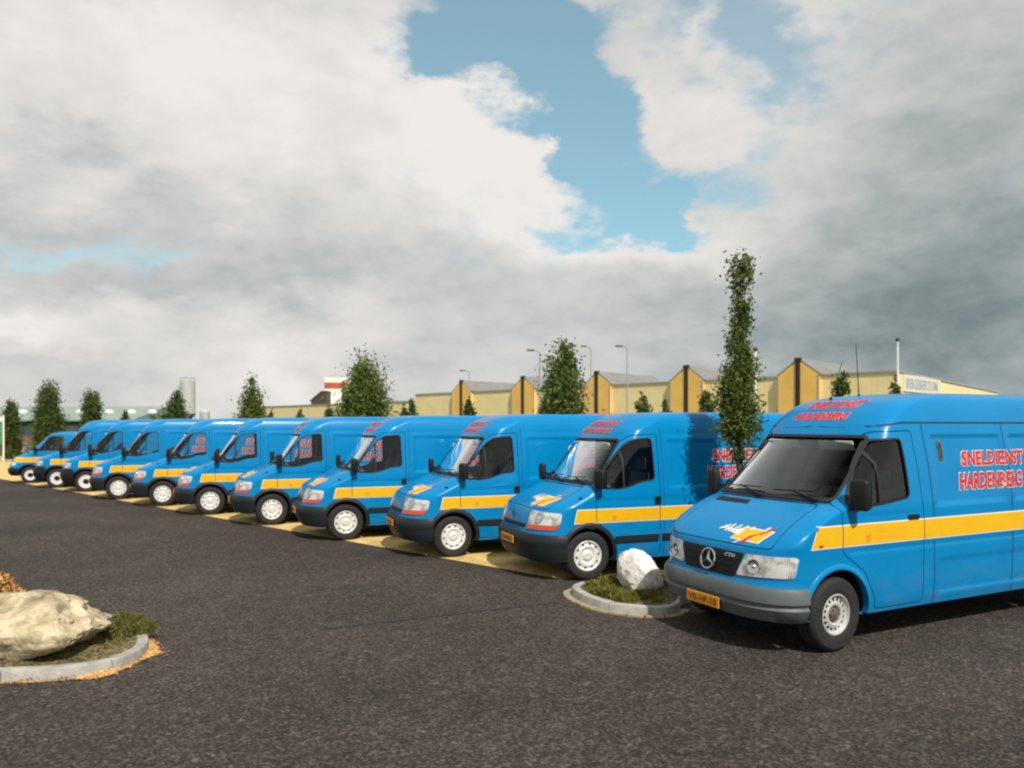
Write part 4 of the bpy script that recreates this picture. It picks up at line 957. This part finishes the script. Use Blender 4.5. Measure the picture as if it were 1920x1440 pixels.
shrub((-4.04, 7.80, .08), .28, .19, 6000, M['heather'], 'green feathery shrub growing at the tip of the left boulder', .05, None, .09)
shrub((-6.30, 8.9, .10), .42, .42, 2600, M['litter'], 'dry orange-brown shrub behind the left boulder', .06)
pts = []; lp = resample(smooth_path(left_out, 12), .03); ctr = Vector((-5.2, 7.9))
def drift(p): return .02+.20*max(0, mnoise.noise(Vector((p.x*2.3, p.y*2.3, 1.7)))+.28)*(1.5 if p.y < 7.5 else 1.0)*sstep(-4.75, -4.0, p.x)
M['sand'] = ground_mat('orange_sand', [(.2, (.30, .15, .045)), (.5, (.52, .31, .11)), (.85, (.70, .48, .20))], 9, 70, .8, .01)
bm = bmesh.new(); prev = None
for p in lp:
    if p.x > -4.8 and p.y < 8.1:
        a = (p-ctr).normalized(); w = float(drift(p))
        row = [bm.verts.new((p.x+a.x*(w*u-.01), p.y+a.y*(w*u-.01), .001+h*min(1, w*9))) for u, h in ((0, .035), (.35, .028), (.75, .014), (1, 0))]
        if prev: [bm.faces.new((prev[k], row[k], row[k+1], prev[k+1])) for k in range(3)]
        prev = row
        for k in range(4):
            d = w*random.random()**.7*1.2+abs(random.gauss(0, .015)); jt = random.uniform(-.02, .02); pts.append((p.x+a.x*d-a.y*jt, p.y+a.y*d+a.x*jt, .006+.03*(1-d/w if d < w else 0)+random.random()*.012))
tag(bobj('sand', bm, M['sand'], None, 60), kind='stuff')
V, Fq = quads(np.array(pts), .013, .6, .8); tag(mobj('leaf_litter', np_mesh('leaf_litter', V, Fq, 4), M['litter']), None, kind='stuff')

# ------------------------------------------------------------------ trees
def tree(name, loc, H, prof, nleaf, size, label, seed=0, trunk=.05, grp='young trees planted around the parking', m='leaf', lean=(0, 0), clump=.16, nclump=90, cat='tree'):
    """prof: (fraction of height, radius in metres) of the crown"""
    rng = np.random.default_rng(seed); rnd = random.Random(seed); f = pchip([p[0] for p in prof], [p[1] for p in prof]); t0, t1 = prof[0][0], prof[-1][0]
    e_ = empty(name, loc); bm = bmesh.new()
    lx = lambda t: lean[0]*t*t+.05*math.sin(5*t+seed); ly = lambda t: lean[1]*t*t+.04*math.cos(4*t+seed)
    tube(bm, [(lx(t), ly(t), H*t-.05) for t in np.linspace(0, .96, 9)], [trunk*(1-.88*t)+.006 for t in np.linspace(0, 1, 9)], 8)
    cl = []
    ts = np.linspace(t0, t1, 300); w = np.maximum(f(ts), .02)**1.3; w /= w.sum()
    for k in range(nclump):
        t = rng.choice(ts, p=w); a = rng.uniform(0, 2*math.pi); r = float(f(t))*(.35+.75*rng.random()**.6)
        c = np.array((lx(t)+r*math.cos(a), ly(t)+r*math.sin(a), H*t)); cl.append((c, clump*(.6+.9*rng.random())*min(1, .35+float(f(t))/.35)))
        if k % 2 == 0:
            tb = max(.05, t-.10-.12*rng.random()); tube(bm, [(lx(tb), ly(tb), H*tb), (lx(tb)*.5+c[0]*.5, ly(tb)*.5+c[1]*.5, H*(tb*.45+t*.55)), tuple(c)], [trunk*.34*(1-tb)+.004, trunk*.2*(1-tb)+.003, .003], 5)
    bobj('trunk', bm, M['bark'], e_)
    wt = np.array([c[1]**2 for c in cl]); wt /= wt.sum(); idx = rng.choice(len(cl), nleaf, p=wt)
    C = np.array([cl[i][0] for i in idx]); S_ = np.array([cl[i][1] for i in idx]); off = rng.normal(size=(nleaf, 3))*.55; off[:, 2] *= 1.5
    pts = C+off*S_[:, None]
    V, Fq = quads(pts, size, .5, .5, rng); mobj('crown', np_mesh('crown', V, Fq, 4), M[m], e_)
    return tag(e_, label, cat, grp)
tree('slender_tree', (3.38, 10.88, .1), 4.72, [(.35, .06), (.41, .15), (.48, .21), (.57, .20), (.65, .16), (.72, .115), (.78, .10), (.84, .125), (.93, .125), (1.0, .05)], 9500, .032, 'tallest slender columnar tree rising between the two nearest vans', 3, .045, clump=.13, nclump=95, lean=(-.10, 0))
TL = [(1060, 18.0, 630, [(.30, .30), (.45, .46), (.62, .46), (.78, .36), (.92, .20), (1, .06)], 'dense upright tree behind the second van in front of the yellow gables', 0),
      (685, 23.4, 668, [(.30, .55), (.45, .82), (.60, .86), (.74, .66), (.88, .34), (1, .10)], 'broad bushy tree beside the white and red tower', 0),
      (470, 28.3, 699, [(.25, .32), (.45, .46), (.6, .40), (.8, .26), (1, .05)], 'pointed tree standing at the far end of the yellow building', 0),
      (314, 33.4, 729, [(.2, .55), (.45, .60), (.65, .42), (.82, .24), (1, .05)], 'leaning ragged tree just beside the grey silo', .5),
      (167, 40.0, 729, [(.2, .28), (.5, .34), (.8, .30), (1, .10)], 'narrow dark tree between the roof lights of the green building', .25),
      (90, 44.8, 714, [(.2, .65), (.40, .85), (.6, .74), (.8, .40), (1, .06)], 'wide tree before the green building with a thin crooked top', .1),
      (22, 50.0, 747, [(.05, .35), (.4, .42), (.7, .36), (1, .08)], 'leftmost tree, dark and narrow, near the green sign', 0)]
for i, (px, Z, py, pr, lb, ln) in enumerate(TL):
    tree('young_tree', (at(px, Z), Z, 0), hz(py, Z)-.1, [(a, b*(.66 if i not in (1, 5) else .58)) for a, b in pr], 13000 if i != 1 else 20000, .032+.0010*Z, lb, 20+i, .06, lean=(ln, 0), clump=.24 if i not in (1, 5) else .34, nclump=90 if i != 1 else 150, m='leaf' if i in (0, 1, 2) else 'leaf_dark')
SM = [(1020, 742, 14, 'left of the dense upright tree'), (878, 742, 15, 'below the leftmost gable'), (1205, 734, 20, 'to the right of the middle gable'), (1249, 750, 13, 'midway between two gables, the shorter of the pair there'),
      (1327, 724, 26, 'beside the gable left of the tallest tree'), (1580, 692, 30, 'behind the roof antennas of the nearest van'), (1678, 703, 18, 'at the foot of the white pole by the lettered wall'), (772, 748, 15, 'right of the broad bushy tree, the taller of two'), (757, 757, 11, 'right of the broad bushy tree, the shorter of two'), (618, 755, 12, 'in front of the white and red tower'), (563, 766, 9, 'against the low yellow block'), (508, 764, 9, 'against the low yellow block near its far end'), (233, 769, 12, 'beneath a roof light of the green building')]
for i, (px, py, w, lb) in enumerate(SM):
    Z = 44+((i*7) % 5)*1.5 if px > 800 else 60+i; r = w/2*Z/F_PX*1.2
    tree('small_conifer', (at(px, Z), Z, 0), hz(py, Z), [(.05, r*1.0), (.35, r*1.0), (.6, r*.75), (.85, r*.4), (1, r*.08)], 5200, .13, 'small cone-shaped evergreen '+lb, 60+i, .06, 'small evergreens in front of the yellow building', 'leaf_dark', clump=.20, nclump=110)

# ------------------------------------------------------------------ yellow works building with gables
def clad_mat(name, col, period=.9, var=.10):
    m = mat(name, col, .6, var=var, vscale=.7, detail=6); nt = m.node_tree; tc = nt.nodes.new('ShaderNodeTexCoord'); w = nt.nodes.new('ShaderNodeTexWave'); w.bands_direction = 'X'; w.inputs['Scale'].default_value = .314/period*2
    nt.links.new(tc.outputs['Object'], w.inputs[0]); bp = nt.nodes.new('ShaderNodeBump'); bp.inputs['Strength'].default_value = .12; bp.inputs['Distance'].default_value = .04; nt.links.new(w.outputs[1], bp.inputs['Height']); nt.links.new(bp.outputs[0], nt.nodes['Principled BSDF'].inputs['Normal']); return m
M['cream'] = clad_mat('cream_cladding', (.87, .71, .37)); M['ochre'] = clad_mat('ochre_cladding', (.86, .53, .13), .6)
M['roof'] = mat('grey_roof_sheet', (.20, .205, .20), .7, var=.2, vscale=.8); M['slot'] = mat('dark_slot', (.028, .018, .016), .6); M['trim'] = mat('grey_flashing', (.34, .34, .33), .5)
M['sign_white'] = mat('sign_panel', (.72, .68, .56), .5); M['sign_ink'] = mat('sign_letter', (.38, .44, .50), .5); M['white'] = mat('white_paint', (.78, .77, .74), .45, var=.06, vscale=2)
bl = empty('works_building', (27.0, 70.0, 0), math.atan2(.711, -.703)); tag(bl, 'long cream building with ochre gables and dark slots behind the vans', 'building')
def wallbox(name, u0, u1, d, h0, h1, par, m):
    bm = prism([(0, 0), (-d, 0), (-d, h1), (0, h0)], lambda v, z: (u0, v, z-.05), lambda v, z: (u1, v, z-.05)); return bobj(name, bm, m, par, 0)
wallbox('wall', -8.5, 59, 34, 6.9, 6.15, bl, M['cream']); wallbox('annex', 59.01, 118, 26, 5.95, 5.7, bl, M['cream'])
bm = bmesh.new(); box(bm, (25.2, .05, 6.93), (67.6, .16, .14)); bobj('roof_edge', bm, M['trim'], bl)
bm = bmesh.new(); box(bm, (88.5, .05, 5.96), (59, .16, .12)); bobj('roof_edge', bm, M['trim'], bl)
bm = prism([(0, 6.87), (-34, 6.12), (-34, 6.27), (0, 7.0)], lambda v, z: (-8.62, v, z), lambda v, z: (-8.50, v, z)); bobj('roof_edge', bm, M['trim'], bl)
for i in range(5):
    u = 12*i; hw_ = 1.95; zp = 8.35; ze = 6.95
    bm = prism([(u-hw_, 0), (u+hw_, 0), (u+hw_, ze), (u, zp), (u-hw_, ze)], lambda a, z: (a, .45, z), lambda a, z: (a, -.3, z)); g = bobj('gable', bm, M['ochre'], bl, 0)
    bm = prism([(u-hw_-.12, ze-.02), (u, zp+.06), (u+hw_+.12, ze-.02), (u+hw_+.12, ze+.10), (u, zp+.2), (u-hw_-.12, ze+.10)], lambda a, z: (a, .40, z), lambda a, z: (a, -11, z)); bobj('gable_roof', bm, M['roof'], g, 0)
    bm = bmesh.new(); box(bm, (u, .47, 4.2), (.44, .12, 8.3)); box(bm, (u, .42, 8.42), (.62, .3, .34)); bobj('slot', bm, M['slot'], g, 0)
    for s in (-1, 1):
        bm = bmesh.new(); box(bm, (u+s*(hw_-.02), .455, ze/2), (.12, .08, ze)); bobj('corner_trim', bm, M['trim'], g, 0)
for u, z, w, h in ((46.0, 2.5, 3.4, 1.2), (52.5, 1.6, 3.0, 3.1), (92, 1.6, 9, 3.0), (30, 1.6, 3.2, 3.2), (18, 1.6, 3.2, 3.2), (76, 1.6, 4, 3.0)):
    bm = bmesh.new(); box(bm, (u, .03, z), (w, .10, h)); bobj('loading_door', bm, M['slot'], bl, 0)
bm = bmesh.new(); box(bm, (-8.56, -6.6, 5.98), (.10, 10.4, 1.5)); sg_ = bobj('sign', bm, M['sign_white'], bl)
bm = bmesh.new(); text_on(bm, 'BEKEBERTUM', lambda u, v, o: Vector((-8.62-o, -u, v)), 2.0, 10.8, 5.55, 6.45, .012, .02, 0); bobj('sign_lettering', bm, M['sign_ink'], sg_, 0, rec=False)
for u, v in ((4, -14), (28, -16)):
    bm = bmesh.new(); box(bm, (u, v, 7.2), (1.4, 1.4, 1.0), .1); bobj('roof_vent', bm, M['white'], bl)

# ------------------------------------------------------------------ things on the skyline
def post(px, Z, py, kind, label, rad=.06):
    x = at(px, Z); H = hz(py, Z); e_ = empty(kind, (x, Z, 0)); bm = bmesh.new(); tube(bm, [(0, 0, -.05), (0, 0, H*.5), (0, 0, H)], [rad, rad*.85, rad*.6], 10)
    if kind == 'street_lamp':
        bobj('pole', bm, M['trim'], e_); bm = bmesh.new(); tube(bm, [(0, 0, H-.1), (-.25, -.1, H+.10), (-.6, -.25, H+.12)], .035, 6); bobj('arm', bm, M['trim'], e_)
        bm = bmesh.new(); box(bm, (-.75, -.3, H+.12), (.62, .26, .16), .05, 3); bobj('lamp_head', bm, M['dull'], e_); tag(e_, label, 'street lamp', 'street lamps by the yellow building')
    else:
        bobj('pole', bm, M['white'], e_); bm = bmesh.new(); bmesh.ops.create_uvsphere(bm, u_segments=10, v_segments=6, radius=rad*1.3, matrix=Matrix.Translation((0, 0, H))); bobj('finial', bm, M['slot'], e_); tag(e_, label, 'flagpole', 'white flagpoles by the yellow building')
post(1012, 60, 660, 'street_lamp', 'grey street lamp directly left of the dense upright tree', .11)
post(1108, 74, 652, 'street_lamp', 'grey street lamp just right of the dense upright tree', .08)
post(1176, 66, 652, 'street_lamp', 'grey street lamp right of the middle gable', .08)
post(880, 84, 697, 'street_lamp', 'shortest grey street lamp above the leftmost gable', .09)
post(1683, 58, 637, 'flagpole', 'white flagpole at the lettered corner of the yellow building', .12)
post(1416, 60, 655, 'flagpole', 'white flagpole half hidden by the tallest slender tree', .15)
# silo
Z = 140; e_ = empty('silo', (at(352, Z), Z, 0)); k = Z/F_PX; zt = hz(714, Z); zb = hz(776, Z); r = 13.5*k; tag(e_, 'tall pale grey cylindrical silo on legs behind the vans', 'silo')
M['silo'] = mat('silo_sheet', (.50, .51, .50), .5, metal=.2, var=.12, vscale=1)
bm = bmesh.new(); lathe(bm, [(.01, zt+.35), (r*.5, zt+.3), (r, zt), (r, zb)], 28, axis='Z'); bobj('tank', bm, M['silo'], e_)
bm = bmesh.new(); lathe(bm, [(r, zb), (r*.25, zb-1.6), (.01, zb-1.6)], 28, axis='Z'); bobj('hopper', bm, M['slot'], e_)
for a in range(4):
    t = a*math.pi/2+.4; bm = bmesh.new(); tube(bm, [(r*.95*math.cos(t), r*.95*math.sin(t), 0), (r*.95*math.cos(t), r*.95*math.sin(t), zb+.2)], .12, 6); bobj('leg', bm, M['trim'], e_)
bm = bmesh.new(); tube(bm, [(-r*.2, 0, zt+.2), (-r*.2, 0, zt+.75)], .12, 6)
rail = [(r*math.cos(t), r*math.sin(t), zt+.5) for t in np.linspace(0, 2*math.pi, 21)]; tube(bm, rail, .04, 5, False)
for t in np.linspace(0, 2*math.pi, 9)[:-1]: tube(bm, [(r*math.cos(t), r*math.sin(t), zt), (r*math.cos(t), r*math.sin(t), zt+.5)], .03, 5)
bobj('railing', bm, M['trim'], e_)
Z = 150; e_ = empty('storage_tank', (at(384, Z), Z, 0)); bm = bmesh.new(); lathe(bm, [(.01, hz(768, Z)), (.7, hz(769, Z)), (1.0, hz(772, Z)), (1.0, 0)], 20, axis='Z'); bobj('tank', bm, M['silo'], e_); bm = bmesh.new(); box(bm, (0, -1.05, 2), (.3, .12, 4)); bobj('ladder', bm, M['trim'], e_); tag(e_, 'small pale tank to the right of the silo', 'tank')
# white tower with red band
Z = 165; e_ = empty('tower_block', (at(630, Z), Z, 0), R(12)); k = Z/F_PX; M['brick_red'] = mat('red_band', (.34, .075, .045), .7, var=.2, vscale=2)
w = 40*k
bm = bmesh.new(); box(bm, (0, 0, hz(730, Z)/2), (w, w, hz(730, Z))); bobj('wall', bm, M['white'], e_); bm = bmesh.new(); box(bm, (0, 0, hz(724, Z)), (w+.1, w+.1, 1.35)); bobj('red_band', bm, M['brick_red'], e_)
bm = bmesh.new(); box(bm, (0, 0, hz(714, Z)), (w, w, 1.1)); bobj('parapet', bm, M['sign_white'], e_); bm = bmesh.new(); tube(bm, [(0, 0, hz(716, Z)), (0, 0, hz(700, Z))], .05, 5); bobj('mast', bm, M['trim'], e_)
tag(e_, 'white tower with a brick-red band beside the bushy tree', 'tower')
Z = 160; e_ = empty('shed', (at(602, Z), Z, 0)); zr = hz(735, Z); bm = prism([(-1.6, 0), (1.6, 0), (1.6, zr), (.6, zr-.1), (-1.6, zr-2.0)], lambda a, z: (a, -2, z), lambda a, z: (a, 2, z)); bobj('wall', bm, M['slot'], e_, 0)
bm = prism([(-1.8, zr-2.1), (.6, zr-.08), (1.7, zr+.02), (1.7, zr+.2), (.55, zr+.12), (-1.9, zr-1.95)], lambda a, z: (a, -2.2, z), lambda a, z: (a, 2.2, z)); bobj('roof', bm, M['slot'], e_, 0); tag(e_, 'dark lean-to roof left of the white tower', 'shed')
# green building on the left
M['green_roof'] = mat('green_grey_roof', (.235, .30, .265), .6, var=.12, vscale=.5); M['green_wall'] = mat('dark_green_wall', (.045, .07, .065), .7, var=.15, vscale=.6); M['red_brick'] = mat('plinth_brick', (.20, .10, .07), .8, var=.2, vscale=2); M['dome'] = mat('roof_light_acrylic', (.72, .76, .74), .25)
Z = 98; e_ = empty('green_hall', (0, Z, 0)); xl, xr_ = at(-160, Z), at(248, Z); ze, zr = hz(786, Z), hz(762, Z+9); tag(e_, 'long dark green hall with a pale green roof and white roof lights', 'building')
bm = bmesh.new(); box(bm, ((xl+xr_)/2, 8, ze/2), (xr_-xl, 16, ze)); bobj('wall', bm, M['green_wall'], e_, 0)
bm = prism([(-.5, ze-.05), (9, zr), (18, ze), (18, ze-.2), (-.5, ze-.25)], lambda v, z: (xl-.4, v, z), lambda v, z: (xr_+.4, v, z)); bobj('roof', bm, M['green_roof'], e_, 0)
bm = bmesh.new(); box(bm, ((xl+xr_)/2, -.15, .45), (xr_-xl, .2, .9)); bobj('plinth', bm, M['red_brick'], e_, 0)
for k in range(11):
    x = xl+2+(xr_-xl-4)*k/10; bm = bmesh.new(); box(bm, (x, -.06, ze*.55), (.18, .10, ze*.9)); bobj('wall_post', bm, M['slot'], e_, 0)
for px in (43, 148, 205, 247, 286, -20):
    bm = bmesh.new(); v = 4.2; z = ze+(zr-ze)*(v+.5)/9.5; bmesh.ops.create_uvsphere(bm, u_segments=14, v_segments=8, radius=1, matrix=Matrix.Translation((at(px, Z+v), v, z)) @ Matrix.Diagonal((.62 if px != 148 else .3, .55, .42, 1))); bobj('roof_light', bm, M['dome'], e_)
# low wall and sign at the far left
Z = 62; e_ = empty('low_wall', (at(28, Z), Z, 0)); bm = bmesh.new(); box(bm, (0, 0, .35), (1.7, .3, .7), .03); bobj('wall', bm, M['concrete'], e_); bm = bmesh.new(); box(bm, (0, 0, .74), (1.8, .4, .08), .02); bobj('coping', bm, M['sign_white'], e_); tag(e_, 'short pale low wall behind the far end of the row', 'wall')
Z = 46; e_ = empty('sign_board', (at(3, Z), Z, 0)); M['sign_green'] = mat('green_sign', (.05, .26, .14), .5)
bm = bmesh.new(); tube(bm, [(.12, 0, -.05), (.12, 0, 2.9)], .05, 8); bobj('post', bm, M['white'], e_); bm = bmesh.new(); box(bm, (-.25, 0, 1.75), (.6, .08, 1.3), .02); bobj('panel', bm, M['sign_green'], e_); bm = bmesh.new(); box(bm, (-.22, -.01, 2.62), (.7, .1, .32), .04); bobj('header', bm, M['sign_white'], e_); tag(e_, 'green sign on a white post at the left edge', 'sign')
# red lorry behind the row
Z = 30; e_ = empty('red_lorry', (at(1098, Z), Z, 0)); M['red_paint'] = mat('red_paint', (.50, .03, .025), .4, coat=.5, var=.1)
bm = bmesh.new(); box(bm, (1.2, 0, 1.65), (3.4, 2.1, 2.15), .06, 2); bobj('cargo_box', bm, M['red_paint'], e_); bm = bmesh.new(); box(bm, (-1.35, 0, 1.35), (1.5, 2.0, 1.7), .15, 3); cb = bobj('cab', bm, M['red_paint'], e_); bm = bmesh.new(); box(bm, (-1.4, -1.0, 1.75), (.8, .03, .55), .01); bobj('window', bm, M['rubber'], cb)
for x in (-1.3, 2.0):
    for y in (-.9, .9):
        bm = bmesh.new(); lathe(bm, [(.2, .1), (.38, .11), (.42, .08), (.42, -.08), (.38, -.11), (.2, -.1)], 24); bmesh.ops.transform(bm, matrix=Matrix.Translation((x, y, .42)), verts=bm.verts); bobj('wheel', bm, M['tyre'], e_)
tag(e_, 'red box lorry parked behind the vans, only its roof showing', 'lorry')
print('objects', len(bpy.data.objects))
